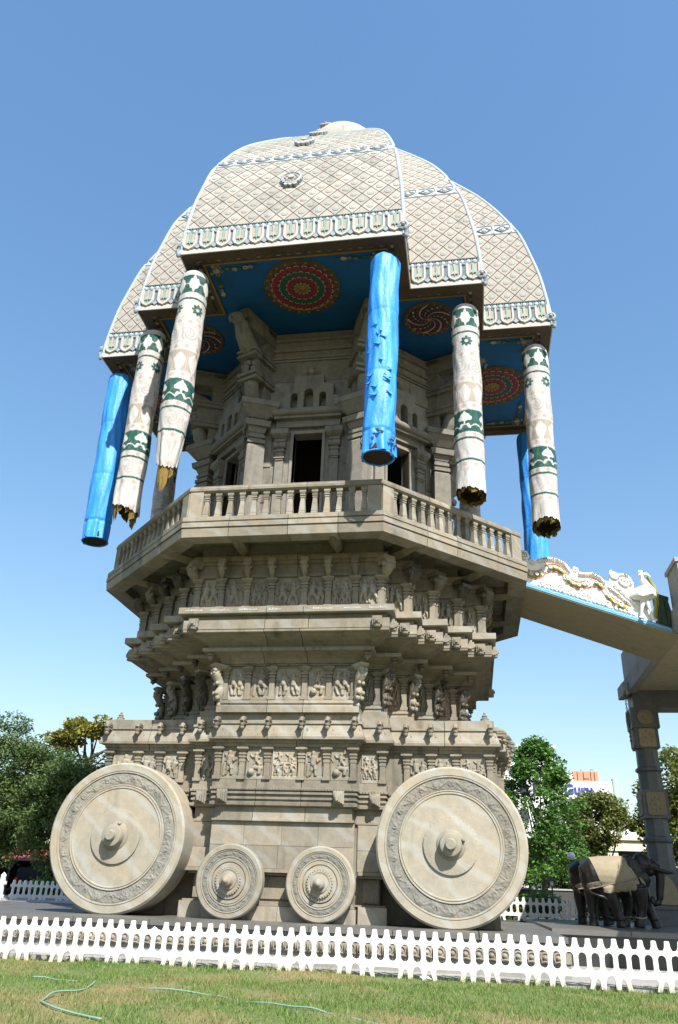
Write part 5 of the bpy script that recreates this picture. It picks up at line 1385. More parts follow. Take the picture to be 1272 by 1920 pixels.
for i in range(26):
    m = MB(); r_ = .045; m.tube([(r_*.6*math.cos(a), 0, r_*math.sin(a)) for a in np.linspace(0, 2*math.pi, 11)], .012, 5, caps=False)
    if i == 0: lk = m.mesh('chain_link', METAL)
    obj('chain_link', lk, ch, T(0, 0, -.06-.07*i) @ RZ(R(90*(i % 2))))

# ================================================================ ELEPHANTS
def ex(X): return (X-300)*.00243
def ez(Y): return (1015-Y)*.00227
def elephant_body():
    m = MB()
    def tb(pts, y, flat=1.0, n=14): m.tube([(ex(a), y if len(q) == 0 else q[0], ez(b)) for a, b, r, *q in pts], [p[2] for p in pts], n, flat=flat)
    tb([(212, 500, .10), (232, 480, .30), (300, 455, .42), (400, 455, .46), (540, 465, .50), (680, 470, .51), (790, 460, .46), (860, 430, .36), (900, 400, .28)], 0, 1.04, 20)
    m.ball((ex(300), 0, ez(470)), (.30, .40, .44)); m.ball((ex(780), 0, ez(500)), (.36, .44, .46))
    tb([(455, 580, .25), (505, 730, .185), (545, 850, .13), (565, 930, .125), (575, 975, .15), (580, 1012, .16)], -.26)
    tb([(320, 560, .25), (305, 760, .165), (308, 890, .12), (305, 960, .135), (303, 1012, .15)], .26)
    tb([(800, 580, .24), (815, 720, .175), (808, 830, .128), (782, 905, .125), (768, 960, .145), (762, 1010, .145)], -.25)
    tb([(865, 580, .22), (905, 760, .16), (950, 880, .12), (975, 945, .125), (992, 1012, .15)], .24)
    m.ball((ex(895), 0, ez(315)), (.27, .28, .28)); m.ball((ex(870), 0, ez(275)), (.2, .24, .22)); m.ball((ex(985), 0, ez(330)), (.2, .19, .2)); m.ball((ex(955), 0, ez(395)), (.17, .17, .13))
    tb([(990, 330, .19), (1050, 370, .155), (1075, 430, .13), (1065, 520, .115), (1048, 610, .105), (1040, 680, .097), (1018, 738, .088), (975, 748, .08), (945, 715, .07), (955, 680, .058), (980, 682, .05)], 0)
    o = bpy.data.objects.new('tmp', m.mesh('tmp', STATUE)); COL.objects.link(o)
    md = o.modifiers.new('r', 'REMESH'); md.mode = 'VOXEL'; md.voxel_size = .018
    sm = o.modifiers.new('s', 'SMOOTH'); sm.factor = .5; sm.iterations = 9
    me = evaluated(o); me.materials.clear(); me.materials.append(STATUE); me.polygons.foreach_set('use_smooth', [True]*len(me.polygons)); me.name = 'elephant_body'
    return me
from mathutils.bvhtree import BVHTree
EB = elephant_body()
bvh = BVHTree.FromPolygons([v.co for v in EB.vertices], [tuple(p.vertices) for p in EB.polygons])
def skin(X, Y, off=.02, side=-1):
    hit = bvh.ray_cast(Vector((ex(X), side*2, ez(Y))), Vector((0, -side, 0)))
    return (hit[0]+hit[1]*off) if hit[0] is not None else Vector((ex(X), 0, ez(Y)))
def shell(name, test, off, mat):
    keep = [p for p in EB.polygons if test(p.center)]
    ids = {}; v = []; f = []
    for p in keep:
        q = []
        for i in p.vertices:
            if i not in ids: ids[i] = len(v); v.append(EB.vertices[i].co+EB.vertices[i].normal*off)
            q.append(ids[i])
        f.append(q)
    n = len(v)
    from collections import Counter, defaultdict
    edges = Counter(tuple(sorted((q[i], q[i-1]))) for q in f for i in range(len(q)))
    nb = defaultdict(list)
    for (a, b), c_ in edges.items():
        if c_ == 1: nb[a].append(b); nb[b].append(a)
    for it in range(14):                            # a clean hem
        new = {i: (v[i]+sum((v[k] for k in q), Vector())/len(q))/2 for i, q in nb.items()}
        for i, p in new.items(): v[i] = p
    vn = {i: EB.vertices[k].normal for k, i in ids.items()}
    inner = [v[i]-vn[i]*(off+.012) for i in range(n)]
    f2 = list(f)
    for q in f:
        for i in range(len(q)):
            a, b = q[i-1], q[i]
            if edges[tuple(sorted((a, b)))] == 1: f2.append((b, a, n+a, n+b))
    mb = MB(); mb.add(v+inner, [tuple(q) for q in f2]); me = mb.mesh(name, mat); return auto_smooth(me, 60)
def on_blanket(c):
    x = c.x/.00243+300; y = 1015-c.z/.00227
    edge = 318+(y-340)*.34 if y < 540 else 400+(y-540)*.1
    right = 668+(y-230)*.45 if y < 540 else 762+(y-540)*.2
    return edge < x < right and y < 655-(x-400)*.14+8*math.sin(x*.07) and abs(c.y) > -1
def on_band(c):
    x = c.x/.00243+300; y = 1015-c.z/.00227; yl = 610-(x-240)*.24
    return 235 < x < 395 and yl-55 < y < yl+12
E1 = thing('stone_elephant', 'black stone elephant striding to the right under a buff blanket, nearest the lawn', 'elephant statue', T(7.74, 1.2, .10), 'stone elephants by the pillar')
obj('body', EB, E1); obj('blanket', shell('blanket', on_blanket, .022, SADDLE), E1); 
for sg in (-1, 1): obj('rump_band', shell('rump_band', lambda c: on_band(c) and c.y*sg > .03, .016, SADDLE), E1)
m = MB()
for s in (-1, 1):
    for i in range(44):
        t = i/43; m.ball(skin(240+540*t, 610-130*t, .035, s), (.024, .018, .018), nu=6, nv=4)
    for X in (0, 12): m.tube([skin(525+X*.2+k*9, 620-k*34, .028, s) for k in range(10)], .010, 5)
    m.tube([skin(690, 610, .025, s), skin(705, 660, .025, s), skin(718, 700, .02, s)], .022, 6)
obj('rope', m.mesh('rope', SADDLE, True), E1)
for s in (-1, 1):
    ear = [(705, 330), (715, 285), (745, 265), (785, 272), (810, 300), (822, 340), (838, 365), (840, 400), (815, 440), (792, 495), (780, 440), (765, 405), (735, 375), (710, 350)]
    me = plate('ear', [[(ex(a)-ex(800), ez(b)-ez(330)) for a, b in ear]], .05, STATUE, .022)
    if s > 0: me = me.copy()
    o = obj('ear', auto_smooth(me, 50), E1, T(ex(800), s*.34, ez(330)) @ RZ(R(s*-14)) @ RX(R(s*10)))
    ri = MB(); ri.tube([(ex(a)-ex(800), -.04 if s < 0 else .04, ez(b)-ez(330)) for a, b in ear+[ear[0]]], .02, 6); obj('ear_rim', ri.mesh('ear_rim', STATUE, True), o)
    m = MB(); m.tube([(ex(1010), s*.14, ez(362)), (ex(1070), s*.17, ez(380)), (ex(1140), s*.18, ez(400)), (ex(1218), s*.16, ez(408))], [.055, .055, .045, .012], 10); obj('tusk', auto_smooth(m.mesh('tusk', STATUE), 60), E1)
    m = MB(); c = skin(945, 330, 0, s); m.ball(c, (.035, .02, .025), nu=8, nv=6); obj('eye', m.mesh('eye', STATUE, True), E1)
m = MB(); m.tube([(ex(228), 0, ez(520)), (ex(236), -.2, ez(600)), (ex(270), -.42, ez(655)), (ex(340), -.50, ez(680)), (ex(400), -.50, ez(700)), (ex(442), -.46, ez(728))], [.05, .045, .035, .03, .05, .012], 8); obj('tail', auto_smooth(m.mesh('tail', STATUE), 60), E1)
for X, Y, y, r in ((565, 925, -.26, .138), (307, 920, .26, .132), (786, 900, -.25, .137), (962, 912, .24, .132)):
    m = MB(); m.tube([(r*math.cos(a), r*math.sin(a), .02*math.sin(a)) for a in np.linspace(0, 2*math.pi, 20)], .022, 6, caps=False); obj('anklet', m.mesh('anklet', SADDLE if y < 0 and X > 700 else STATUE, True), E1, T(ex(X), y, ez(Y)))
m = MB(); 
for q in (0, 1, 2): m.tube([skin(800+q*10, 470+q*22, .03), skin(835+q*8, 500+q*16, .03), skin(862, 530+q*10, .03)], .016, 6)
obj('neck_rope', m.mesh('neck_rope', SADDLE, True), E1)
E2 = E1.copy(); COL.objects.link(E2); E2.matrix_basis = T(7.60, 2.62, .10); E2['label'] = 'black stone elephant standing on the far side of the blanketed one, mostly hidden'
for c in list(E1.children):
    d = c.copy(); COL.objects.link(d); d.parent = E2
    for g in c.children: h = g.copy(); COL.objects.link(h); h.parent = d

# ================================================================ FENCES
FW = 1.14; PS = FW/5
def fence_mesh(broken=None, name='fence_panel'):
    L = [(0, .572)]
    for i in range(5):
        c = (i+.5)*PS; tz = .73 if i != broken else .635
        L += [(c-PS/2+.035, .575), (c-.062, .60), (c-.046, .645), (c-.038, tz-.012), (c-.031, tz), (c+.031, tz), (c+.038, tz-.012), (c+.046, .645), (c+.062, .60), (c+PS/2-.035, .575)] if i != broken else [(c-.06, .60), (c-.04, tz-.02), (c-.01, tz+.01), (c+.03, tz-.015), (c+.06, .60)]
    L += [(FW, .572), (FW, .51)]
    L += [(FW-.012, .51), (FW-.058, .49), (FW-.076, .44), (FW-.076, .29), (FW-.058, .245), (FW-.012, .22), (FW, .22), (FW, .16)]
    L += [(FW-.05, .14), (FW-.075, .09), (FW-.085, -.06), (FW-.165, -.06), (FW-.18, .08), (FW-.215, .12), (FW-.25, .08), (FW-.285, -.06), (FW-.365, -.06), (FW-.33, .08), (FW-.36, .125)]
    L += [(.36, .125), (.33, .08), (.365, -.06), (.285, -.06), (.25, .08), (.215, .12), (.18, .08), (.165, -.06), (.085, -.06), (.075, .09), (.05, .14)]
    L += [(0, .16), (0, .22), (.012, .22), (.058, .245), (.076, .29), (.076, .44), (.058, .49), (.012, .51), (0, .51)]
    holes = []
    for k in range(1, 5):
        c = k*PS; holes.append([(c+.076*math.cos(a), .435+.076*math.sin(a)) for a in np.linspace(0, math.pi, 9)]+[(c+.076*math.cos(a), .295+.076*math.sin(a)) for a in np.linspace(math.pi, 2*math.pi, 9)])
    return plate(name, [L]+holes, .034, FENCEW, .005)
FP = fence_mesh(); FPB = fence_mesh(2)
ang_f = math.atan2(.06, 15)
FLAB = ['cut by the left frame edge', 'below the left rim of the left big wheel', 'below the hub of the left big wheel', 'with a picket broken short, below the left big wheel',
        'in front of the left small wheel', 'in front of the gap between the two small wheels', 'in front of the right small wheel', 'in front of the gap left of the right big wheel',
        'below the hub of the right big wheel', 'below the right rim of the right big wheel', 'in front of the rear legs of the elephants', 'in front of the striding forelegs of the elephants', 'cut by the right frame edge']
for i in range(1, 14):
    x = -6.9+i*(FW+.006); o = obj('picket_fence', FPB if i == 4 else FP, None, T(x, -7.2+.012*i+random.uniform(-.012, .012), -.705+.006*i+random.uniform(-.010, .010)) @ RZ(R(random.uniform(-.9, .9))) @ RX(R(random.uniform(-2.5, 2.5))) @ RY(R(random.uniform(-.7, .7))))
    o['category'] = 'fence panel'; o['group'] = 'white picket panels along the lawn'
    o['label'] = 'white picket panel '+FLAB[i-1]
for i in range(3):
    o = obj('picket_fence', FP, None, T(5.25+i*(FW+.02), 8.9, .03) @ RZ(R(random.uniform(-1, 1))))
    o['category'] = 'fence panel'; o['group'] = 'white panels behind the right wheel'; o['label'] = 'white picket panel far behind, '+('half hidden by the right big wheel', 'under the small garden lamp', 'running up to the rear of the elephants')[i]
for i in range(4):
    d = Vector((.56, .83)); p = Vector((-13.0, 7.0))+d*(i*(FW+.02))
    o = obj('picket_fence', FP, None, T(p.x, p.y, -.02) @ RZ(math.atan2(d.y, d.x)))
    o['category'] = 'fence panel'; o['group'] = 'white panels behind the left wheel'; o['label'] = 'white picket panel in the slanting rear row, '+('next to the cross shaped marker', 'second from the cross shaped marker', 'second from the left big wheel', 'half hidden by the left big wheel')[i]
o = obj('picket_fence', FP, None, T(-14.35, 6.9, -.02) @ RZ(R(-12))); o['category'] = 'fence panel'; o['label'] = 'white picket panel at the left frame edge, turned to face the lawn'
m = MB(); m.box(-.07, .07, -.06, .06, 0, .80); m.box(-.15, .15, -.05, .05, .55, .66); m.lathe([(.09, .80), (.10, .86), (.04, .93), (0, .97)], 10); m.box(-.13, .13, -.05, .05, .1, .2)
o = obj('fence_marker', m.mesh('fence_marker', WPAINT), None, T(-13.25, 6.8, 0)); o['category'] = 'post'; o['label'] = 'white cross shaped concrete post where two fence rows meet at left'
o = obj('fence_marker', bpy.data.meshes['fence_marker'], None, T(-12.4, 10.6, -.05) @ Matrix.Scale(1.15, 4)); o['category'] = 'post'; o['label'] = 'white cross shaped post standing in the shrubs behind the left fence'

# ================================================================ TREES AND SHRUBS
def leaves(name, clusters, n_per, ln, wd, mat, seed, flat=.35, droop=.3):
    rng = np.random.default_rng(seed); VV = []
    for (c, r) in clusters:
        n = max(10, int(n_per*(r[0]*r[1]*r[2])**(2/3)/ .5))
        d = rng.normal(0, 1, (n, 3)); d /= np.linalg.norm(d, axis=1)[:, None]; rad = rng.uniform(.35, 1, n)**.6
        p = np.array(c)+d*rad[:, None]*np.array(r)
        a = rng.uniform(0, 2*np.pi, n); el = rng.normal(-droop, .5, n)
        t = np.stack([np.cos(a)*np.cos(el), np.sin(a)*np.cos(el), np.sin(el)], 1)
        nn = rng.normal(0, .55, (n, 3))+np.array((0, 0, 1.0)); s = np.cross(t, nn); s /= np.linalg.norm(s, axis=1)[:, None]+1e-6
        L = ln*rng.uniform(.6, 1.3, n)[:, None]; Wd = wd*rng.uniform(.7, 1.2, n)[:, None]
        q = np.stack([p, p+t*L*.5+s*Wd, p+t*L, p+t*L*.5-s*Wd], 1); VV.append(q)
    return tri_mesh(name, np.concatenate(VV), mat, 4)
def trunk_mesh(h, r, limbs, seed, lean=(0, 0)):
    rr = random.Random(seed); m = MB()
    m.tube([(lean[0]*t+rr.uniform(-.04, .04), lean[1]*t, h*t) for t in np.linspace(0, 1, 7)], [r*(1.25-.6*t) if t > .05 else r*1.6 for t in np.linspace(0, 1, 7)], 9)
    for (t, x, y, z, r2) in limbs:
        p0 = Vector((lean[0]*t, lean[1]*t, h*t)); p1 = Vector((x, y, z)); md = (p0+p1)/2+Vector((rr.uniform(-.2, .2), 0, -.15))
        m.tube([p0, md, p1], [r2, r2*.7, r2*.25], 7)
    return auto_smooth(m.mesh('trunk', BARK), 60)
def tree(name, label, base, h, r, clusters, n_per, ln, wd, mat, seed, lean=(0, 0), flat=.35, droop=.3, group=None, limbs=14):
    t = thing(name, label, 'tree', T(*base), group); rr = random.Random(seed)
    lb = [(rr.uniform(.45, 1), c[0][0], c[0][1], c[0][2], r*rr.uniform(.25, .5)) for c in rr.sample(clusters, min(limbs, len(clusters)))]
    obj('trunk', trunk_mesh(h, r, lb, seed, lean), t); obj('crown', leaves('crown', clusters, n_per, ln, wd, mat, seed), t); return t
def blob(cx, cy, cz, rx, ry, rz, n, s0, s1, fl, seed, shell_=.55):
    rr = np.random.default_rng(seed); out = []
    for i in range(n):
        d = rr.normal(0, 1, 3); d /= np.linalg.norm(d); k = rr.uniform(shell_, 1)
        s = rr.uniform(s0, s1); out.append(((cx+d[0]*rx*k, cy+d[1]*ry*k, cz+d[2]*rz*k), (s, s, s*fl)))
    return out
G1 = 'trees behind the left wheel'
cl = blob(0, 0, 4.9, 3.9, 2.6, 3.2, 120, .6, 1.1, .5, 1)+blob(-.2, -1.2, 3.1, 3.8, 1.6, 1.7, 70, .5, .95, .5, 2)
tree('feathery_tree', 'large dark feathery leaved tree behind the left wheel, tallest of the dark green ones', (-18.6, 14.5, 0), 3.4, .26, cl, 300, .20, .045, LEAF_FEATHER, 11, (.6, 0), group=G1)
cl = blob(0, 0, 4.3, 3.0, 2.0, 2.4, 100, .55, 1.0, .5, 3)+blob(0, -1, 2.7, 2.8, 1.2, 1.5, 60, .45, .85, .5, 4)
tree('feathery_tree', 'dark feathery leaved tree touching the left end of the chariot base', (-13.7, 13.6, 0), 2.8, .20, cl, 300, .19, .045, LEAF_FEATHER, 12, (-.4, 0), group=G1)
cl = blob(-.3, 0, 8.9, 2.0, 1.4, .75, 26, .35, .75, .55, 5, .2)+blob(-2.2, 0, 8.1, 1.4, 1.0, .5, 14, .35, .6, .5, 6, .2)+blob(1.9, 0, 8.3, .8, .7, .3, 7, .3, .5, .5, 7, .2)
tree('yellow_green_tree', 'pale yellow green tree rising above the dark trees at left', (-17.0, 20, 0), 7.2, .22, cl, 260, .22, .10, LEAF_YELLOW, 13, (0, 0), group=G1)
cl = blob(0, 0, 3.2, 6.0, 1.8, 2.6, 120, .7, 1.2, .7, 8)
tree('rear_tree', 'dark round tree behind the red roofed shed', (-17.5, 30, 0), 3, .25, cl, 220, .26, .09, LEAF_DARK, 14, group=G1)
G2 = 'trees between the chariot and the pillar'
cl = []
rr = np.random.default_rng(4)
for i in range(170):
    z = 1.5+6.0*rr.random()**.9; rad = 2.0*min(1, (8.0-z)/3.2)**.8*min(1, (z-.6)/1.0); a = rr.uniform(0, 6.28); k = rr.uniform(.45, 1)
    s = rr.uniform(.3, .58); cl.append(((rad*k*math.cos(a), rad*k*math.sin(a), z), (s, s, s*.75)))
tree('bright_green_tree', 'tall bright green bushy tree right of the right wheel, hiding a white building', (7.65, 16, 0), 4.5, .13, cl, 300, .17, .06, LEAF_BRIGHT, 15, group=G2)
cl = blob(0, 0, 4.75, 1.9, 1.5, 1.45, 80, .35, .65, .7, 9)+blob(-1.1, -.6, 3.0, 1.0, .8, 1.3, 26, .35, .6, .7, 10)
tree('olive_tree', 'olive and yellowish tree in front of the building with the blue lettering', (11.3, 23, 0), 3.5, .16, cl, 260, .2, .07, LEAF_OLIVE, 16, group=G2)
cl = blob(0, 0, 5.4, 2.8, 2.0, 3.0, 80, .5, .95, .7, 11)+blob(-1.6, -.5, 4.2, 1.3, 1.0, 1.8, 26, .4, .7, .7, 17)
tree('broad_tree', 'broad yellow tinted tree behind the dark granite pillar', (16.2, 23, 0), 4, .24, cl, 260, .22, .08, LEAF_OLIVE, 18, group=G2)
cl = blob(0, 0, 2.6, 1.5, 1.2, 1.6, 40, .4, .7, .75, 12)
tree('dark_tree', 'low dark green tree behind the bright green one', (9.0, 21, 0), 2.4, .12, cl, 260, .2, .07, LEAF_DARK, 19, group=G2)
cl = blob(0, 0, 2.6, 2.6, 1.4, 1.5, 52, .45, .8, .7, 13)
tree('dark_tree', 'dark green tree low behind the cream gateway', (13.6, 34, 0), 2.6, .16, cl, 240, .26, .1, LEAF_DARK, 20, group=G2)
cl = blob(0, 0, 2.5, 2.0, 1.4, 1.7, 44, .45, .8, .7, 21)
tree('dark_tree', 'dark tree just right of the chariot base, behind the white panels', (5.6, 22, 0), 2.4, .14, cl, 250, .2, .07, LEAF_DARK, 22, group=G2)
def shrub(label, x, y, z, r, h, mat, seed, ln=.14, wd=.05, cat='shrub', grp=None):
    t = thing('garden_shrub', label, cat, T(x, y, z), grp); cl = blob(0, 0, h*.55, r, r*.7, h*.5, 16, r*.3, r*.5, .8, seed, .3)
    m = MB(); 
    for q in range(5): m.tube([(0, 0, 0), (random.uniform(-r, r)*.5, random.uniform(-r, r)*.3, h*.7)], [.03, .01], 5)
    obj('stem', m.mesh('stem', BARK), t); obj('foliage', leaves('foliage', cl, 420, ln, wd, mat, seed), t); return t
GS = 'shrubs behind the left fence'
for i, (x, y, r, h) in enumerate(((-13.6, 11.0, .75, .85), (-12.1, 11.4, .8, .85), (-11.0, 11.6, .8, .95))):
    shrub(('leafy shrub behind the left fence, farthest left of the row', 'leafy shrub behind the left fence, beside the cross shaped post', 'leafy shrub behind the left fence, against the big wheel')[i], x, y, 0, r, h, LEAF_BRIGHT, 30+i, grp=GS)
shrub('spreading bright shrub under the garden lamp, behind the white panels', 7.15, 9.7, 0, .75, 1.0, LEAF_BRIGHT, 34)
shrub('low leafy bush behind the white panels, beside the right wheel', 5.9, 10.2, 0, .7, .7, LEAF_OLIVE, 35)
shrub('dark bush behind the elephants, below the globe lamp', 9.6, 12, 0, 1.1, .9, LEAF_DARK, 36)
shrub('green bush right of the pillar foot', 13.1, 10.5, 0, .8, 1.7, LEAF_BRIGHT, 37)
# distant trees that close the view
cl = []
rr = np.random.default_rng(77)
for x in np.arange(-75, 75, 2.2): cl.append(((x, 62+rr.uniform(-4, 4), rr.uniform(.8, 2.2)), (2.2, 1.6, rr.uniform(1.2, 2.2))))
o = obj('far_trees', leaves('far_trees', cl, 120, .5, .2, LEAF_DARK, 40)); o['kind'] = 'stuff'

# ================================================================ BUILDINGS
def boxes(name, bs, mat, parent, M=None):
    m = MB()
    for b in bs: m.box(*b)
    return obj(name, m.mesh(name, mat), parent, M)
def windows(parent, xs, z0s, y, w, h):
    fm = MB().box(-w/2-.06, w/2+.06, -.05, .05, -.06, h+.06).mesh('window', BWALL); pm = MB().box(-w/2, w/2, -.06, .04, 0, h).mesh('pane', GLASS)
    for x in xs:
        for z in z0s: f = obj('window', fm, parent, T(x, y, z)); obj('pane', pm, f)
b1 = thing('office_building', 'white flat roofed building partly hidden behind the bright green tree', 'building', T(9.8, 52, 0))
boxes('wall', [(-2.6, 2.4, 0, 8, 0, 11.6)], BWALL, b1); boxes('roof', [(-2.8, 2.6, -.3, 8.2, 11.6, 12.0)], BWALL, b1); boxes('roof_box', [(-.3, 2.3, 1, 4, 12.0, 13.4)], BWALL, b1)
boxes('canopy_slab', [(-.9, 2.6, .6, 4.4, 13.4, 13.65)], BWALL, b1); windows(b1, (-1.8, -.6, .6, 1.8), (2, 4.4, 6.8, 9.2), -.02, .7, 1.2)
b2 = thing('sign_building', 'white building with blue rooftop lettering and an orange box on its roof', 'building', T(14.5, 47, 0))
boxes('wall', [(-2.4, 1.6, 0, 7, 0, 8.6)], BWALL, b2); windows(b2, (-1.6, -.5, .6), (2, 4.4, 6.4), -.02, .7, 1.2)
sb = boxes('sign_board', [(-2.5, 1.6, -.25, -.05, 8.35, 9.75)], BWALL, b2)
tm = text_mesh('Guru', 1.1, .04, SIGNB, .03); tm.transform(T(0, 0, 0)); obj('lettering', tm, sb, T(-2.3, -.29, 8.72))
boxes('roof_box', [(-1.3, .75, 1, 4, 8.7, 10.7)], BORANGE, b2); boxes('stair_box', [(-2.0, -1.32, 1, 3, 8.7, 10.45)], BWALL, b2)
m = MB(); m.lathe([(.28, 8.6), (.28, 10.1), (.1, 10.3)], 14, T(2.05, 1, 0)); obj('water_tank', m.mesh('water_tank', BGREEN), b2)
for pts in ([(x, .97, 9.7), (x, .97, 10.65)] for x in (-.95, -.45, .15, .45)): obj('roof_pipe', MB().tube(pts, .03, 5).mesh('roof_pipe', METAL), b2)
for pts in ([(-.45, .97, 10.1), (.0, .97, 10.1)], [(-.5, 2, 10.7), (-.5, 2, 11.0)], [(.3, 2, 10.7), (.3, 2, 11.0), (.55, 2, 10.95)]): obj('roof_pipe', MB().tube(pts, .025, 5).mesh('roof_pipe', METAL), b2)
gt = thing('cream_gateway', 'cream gateway with a white arched crest and a small lion on top', 'gateway', T(13.7, 30, 0))
boxes('beam', [(-1.25, 2.6, -.4, .4, 3.55, 4.15), (-1.4, 2.7, -.55, .55, 4.15, 4.32)], GATE, gt)
for x in (-.8, 2.2): boxes('column', [(x-.3, x+.3, -.3, .3, 0, 3.548)], GATE, gt)
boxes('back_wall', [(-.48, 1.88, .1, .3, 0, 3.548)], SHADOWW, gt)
m = MB(); m.lathe([(.48, 0), (.44, .12), (.36, .35), (.2, .58), (.06, .68), (.04, .75), (0, .78)], 16, T(.35, 0, 4.32)); m.box(-.2, .9, -.3, .3, 4.322, 4.42); obj('crest', auto_smooth(m.mesh('crest', WHITE)), gt)
m = MB(); m.tube([(-1.0, 0, 4.45), (-1.1, 0, 4.7), (-1.25, 0, 4.85)], [.16, .15, .1], 8); m.ball((-1.3, 0, 5.0), (.14, .13, .15)); m.tube([(-1.3, -.05, 4.75), (-1.35, -.05, 4.34)], .05, 6); m.box(-1.4, -.75, -.2, .2, 4.322, 4.4); m.tube([(-.9, 0, 4.4), (-.75, 0, 4.7), (-.85, 0, 4.9)], .04, 6); obj('lion_figure', auto_smooth(m.mesh('lion_figure', WHITE), 60), gt)
sh_ = thing('red_roofed_shed', 'dark open parking shed with a sloping red roof under the left trees', 'shed', T(-17.5, 21, 0))
m = MB()
for k in range(14):
    x0 = -4.6+k*.5; m.add([(x0, -.9, 1.72), (x0+.48, -.9, 1.72), (x0+.48, 3, 2.75), (x0, 3, 2.75), (x0, -.9, 1.68), (x0+.48, -.9, 1.68), (x0+.48, 3, 2.71), (x0, 3, 2.71)], [(0, 1, 2, 3), (7, 6, 5, 4), (0, 4, 5, 1), (1, 5, 6, 2), (2, 6, 7, 3), (3, 7, 4, 0)]) if k == 0 else None
RS = m.mesh('roof_sheet', REDT)
for k in range(14): obj('roof_sheet', RS, sh_, T(k*.5, 0, .01*(k % 2)))
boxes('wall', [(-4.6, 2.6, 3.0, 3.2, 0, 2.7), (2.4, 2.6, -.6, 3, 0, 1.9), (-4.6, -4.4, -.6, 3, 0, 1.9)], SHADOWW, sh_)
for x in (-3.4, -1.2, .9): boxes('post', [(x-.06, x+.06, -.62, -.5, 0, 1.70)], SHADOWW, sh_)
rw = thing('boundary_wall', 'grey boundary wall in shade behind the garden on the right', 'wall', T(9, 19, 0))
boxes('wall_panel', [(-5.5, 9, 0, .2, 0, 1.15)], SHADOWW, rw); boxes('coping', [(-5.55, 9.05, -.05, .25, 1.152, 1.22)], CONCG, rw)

# ================================================================ LAMPS, POLE, VEHICLES, HOSE, LITTER
lp = thing('globe_lamp', 'white globe lamp on a thin green pole beside the elephants', 'lamp', T(8.24, 10, 0))
m = MB(); m.tube([(0, 0, 0), (0, 0, 2.10)], [.04, .028], 8); m.lathe([(.07, 0), (.06, .12)], 10); obj('pole', m.mesh('pole', POLEG), lp)
m = MB(); m.lathe([(.0, 2.08), (.07, 2.09), (.07, 2.13), (.0, 2.14)], 12); obj('fitting', m.mesh('fitting', METAL), lp)
m = MB(); m.ball((0, 0, 2.26), .155, nu=20, nv=14); obj('globe', m.mesh('globe', GLOBE, True), lp)
gl = thing('garden_lamp', 'small black garden lamp with a cone shade over the shrub', 'lamp', T(7.38, 9.4, 0))
m = MB(); m.tube([(0, 0, 0), (0, 0, 1.22)], .028, 8); m.lathe([(.06, 0), (.05, .1)], 10); obj('post', m.mesh('post', METAL), gl)
m = MB(); m.lathe([(.0, 1.52), (.03, 1.50), (.07, 1.44), (.17, 1.37), (.165, 1.355), (0, 1.36)], 14); obj('lamp_shade', m.mesh('lamp_shade', METAL), gl)
m = MB(); m.lathe([(.045, 1.21), (.07, 1.35)], 10, caps=True); obj('lantern', m.mesh('lantern', GLOBE), gl)
fp = thing('flag_pole', 'slim white pole standing in front of the cream gateway', 'pole', T(12.75, 28.5, 0))
m = MB(); m.tube([(0, 0, .1), (0, 0, 5.2)], [.05, .03], 8); obj('mast', m.mesh('mast', WPAINT), fp); m = MB(); m.box(-.15, .15, -.15, .15, 0, .12); obj('base', m.mesh('base', CONCG), fp)
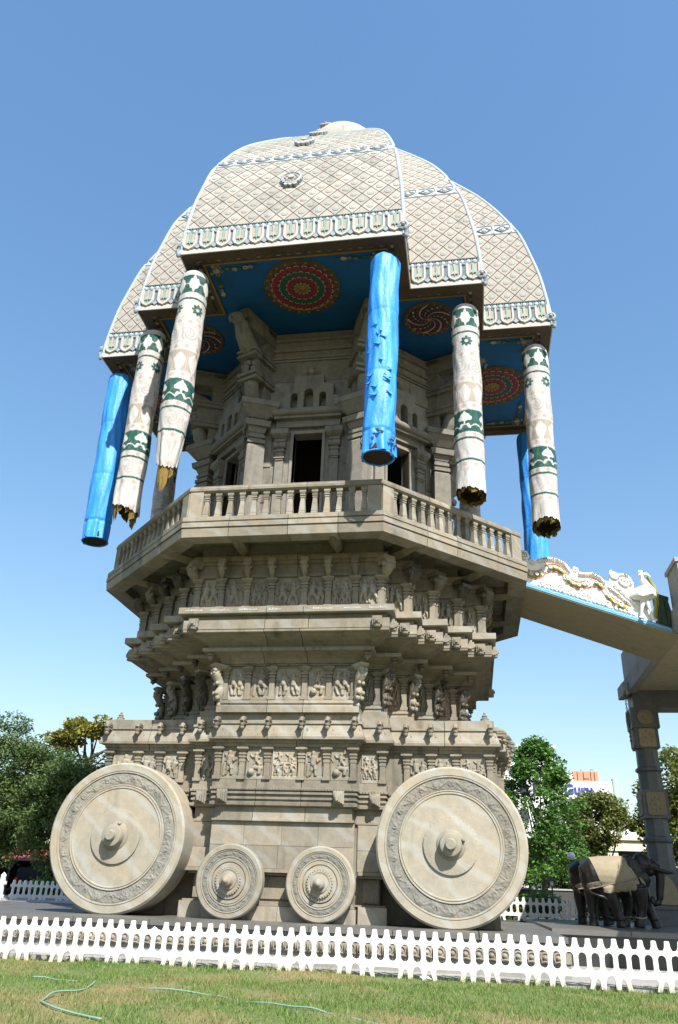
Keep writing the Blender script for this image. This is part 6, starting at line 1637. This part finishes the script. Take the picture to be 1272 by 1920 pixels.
def car(name, label, M, paintm, L, W_, H, suv):
    t = thing(name, label, 'car', M)
    hb = H*.56; prof = [(-L/2, .28), (-L/2-.02, hb*.8), (-L/2+.05, hb), (-L/2+(.10 if suv else .5), hb+.02), (-L/2+(.28 if suv else .85), H), (L*.14, H), (L*.28, hb+.03), (L/2-.08, hb-.06), (L/2, hb*.7), (L/2, .28)]
    m = MB(); n = len(prof)
    ins = lambda z: .10 if z > hb+.1 else 0
    v = [(x, -W_/2+ins(z), z) for x, z in prof]+[(x, W_/2-ins(z), z) for x, z in prof]
    m.add(v, [(i, (i+1) % n, n+(i+1) % n, n+i) for i in range(n)]+[tuple(range(n-1, -1, -1)), tuple(range(n, 2*n))]); obj('body', m.mesh('body', paintm), t)
    m = MB(); x0 = -L/2+(.13 if suv else .56); x1 = -L/2+(.27 if suv else .83)
    m.add([(x0-.02, -W_/2+.14, hb+.08), (x0-.02, W_/2-.14, hb+.08), (x1-.02, W_/2-.18, H-.06), (x1-.02, -W_/2+.18, H-.06)], [(0, 1, 2, 3)]); obj('rear_window', m.mesh('rear_window', GLASS), t)
    m = MB(); m.add([(L*.27+.01, -W_/2+.14, hb+.07), (L*.27+.01, W_/2-.14, hb+.07), (L*.15+.02, W_/2-.18, H-.04), (L*.15+.02, -W_/2+.18, H-.04)], [(3, 2, 1, 0)]); obj('windscreen', m.mesh('windscreen', GLASS), t)
    for s in (-1, 1):
        m = MB(); y = s*(W_/2-.035)
        for a, b in ((x1+.08, 0), (.05, L*.14)): m.box(a, b, y-.05, y+.05, hb+.06, H-.07, tx=.02)
        obj('side_window', m.mesh('side_window', GLASS), t)
        m = MB(); m.box(-L/2-.04, -L/2+.06, s*(W_/2-.11)-.07, s*(W_/2-.11)+.07, hb*.72, hb*1.12); obj('tail_lamp', m.mesh('tail_lamp', TAIL), t)
        m = MB(); m.box(L/2-.06, L/2+.02, s*(W_/2-.16)-.1, s*(W_/2-.16)+.1, hb*.62, hb*.82); obj('headlight', m.mesh('headlight', GLOBE), t)
        for x in (-L*.31, L*.31):
            m = MB(); m.lathe([(.0, -.09), (.26, -.09), (.28, -.05), (.28, .05), (.26, .09), (0, .09)], 20, RX(R(90))); w = obj('wheel', m.mesh('wheel', RUBBER), t, T(x, s*(W_/2-.08), .28))
            m = MB(); m.lathe([(.16, -.1), (.15, .1), (0, .1)], 14, RX(R(90))); obj('rim', m.mesh('rim', CONCG), w)
    m = MB(); m.box(-L/2-.05, -L/2, -.22, .22, hb*.72, hb*.72+.11); obj('number_plate', m.mesh('number_plate', PLATE), t)
    m = MB(); m.box(-L/2-.07, -L/2+.1, -W_/2+.03, W_/2-.03, .24, .42); obj('bumper', m.mesh('bumper', METAL), t); return t
car('parked_suv', 'dark parked car seen from behind under the red roofed shed', T(-19.2, 20.6, 0) @ RZ(R(100)), SUVP, 3.4, 1.4, 1.36, True)
car('parked_car', 'white parked car at the right frame edge behind the pillar', T(15.3, 17.5, .15) @ RZ(R(170)), CARW, 3.3, 1.35, 1.2, False)
m = MB()
h1 = [(-2.43, -10.41), (-1.87, -10.44), (-1.36, -10.43), (-.33, -10.95), (.66, -11.1), (1.27, -11.5), (2.06, -11.93), (2.65, -12.29), (3.25, -12.74), (3.9, -13.3)]
m.tube([(p[0], p[1], -.692+.020*math.sin(i*.21+1)+.008*math.sin(i*.6)) for i, p in enumerate(catmull(h1, 10))], .011, 7)
h2 = [(-1.36, -10.43), (-1.2, -10.9), (-1.13, -11.45), (-1.2, -12.0), (-1.15, -12.4), (-.94, -12.93), (-.55, -13.38), (.27, -13.84)]
m.tube([(p[0], p[1], -.682+.016*math.sin(i*.25)) for i, p in enumerate(catmull(h2, 10))], .013, 7)
o = obj('garden_hose', m.mesh('garden_hose', HOSE, True)); o['label'] = 'pale green garden hose snaking over the lawn in the grass'; o['category'] = 'hose'
m = MB(); V = [[(.10*math.cos(i)*j*.5+.02*math.sin(i*3+j), .05*math.sin(i)*j*.5, .02+.05*math.sin(i*2.1+j*1.7)**2) for i in np.linspace(0, 6.28, 10)] for j in (0.3, 1, 1.6, 2)]
m.grid(V); o = obj('crumpled_litter', m.mesh('crumpled_litter', WHITE), None, T(3.59, -7.75, -.66)); o['label'] = 'crumpled scrap of white litter lying in the grass below the fence'; o['category'] = 'litter'
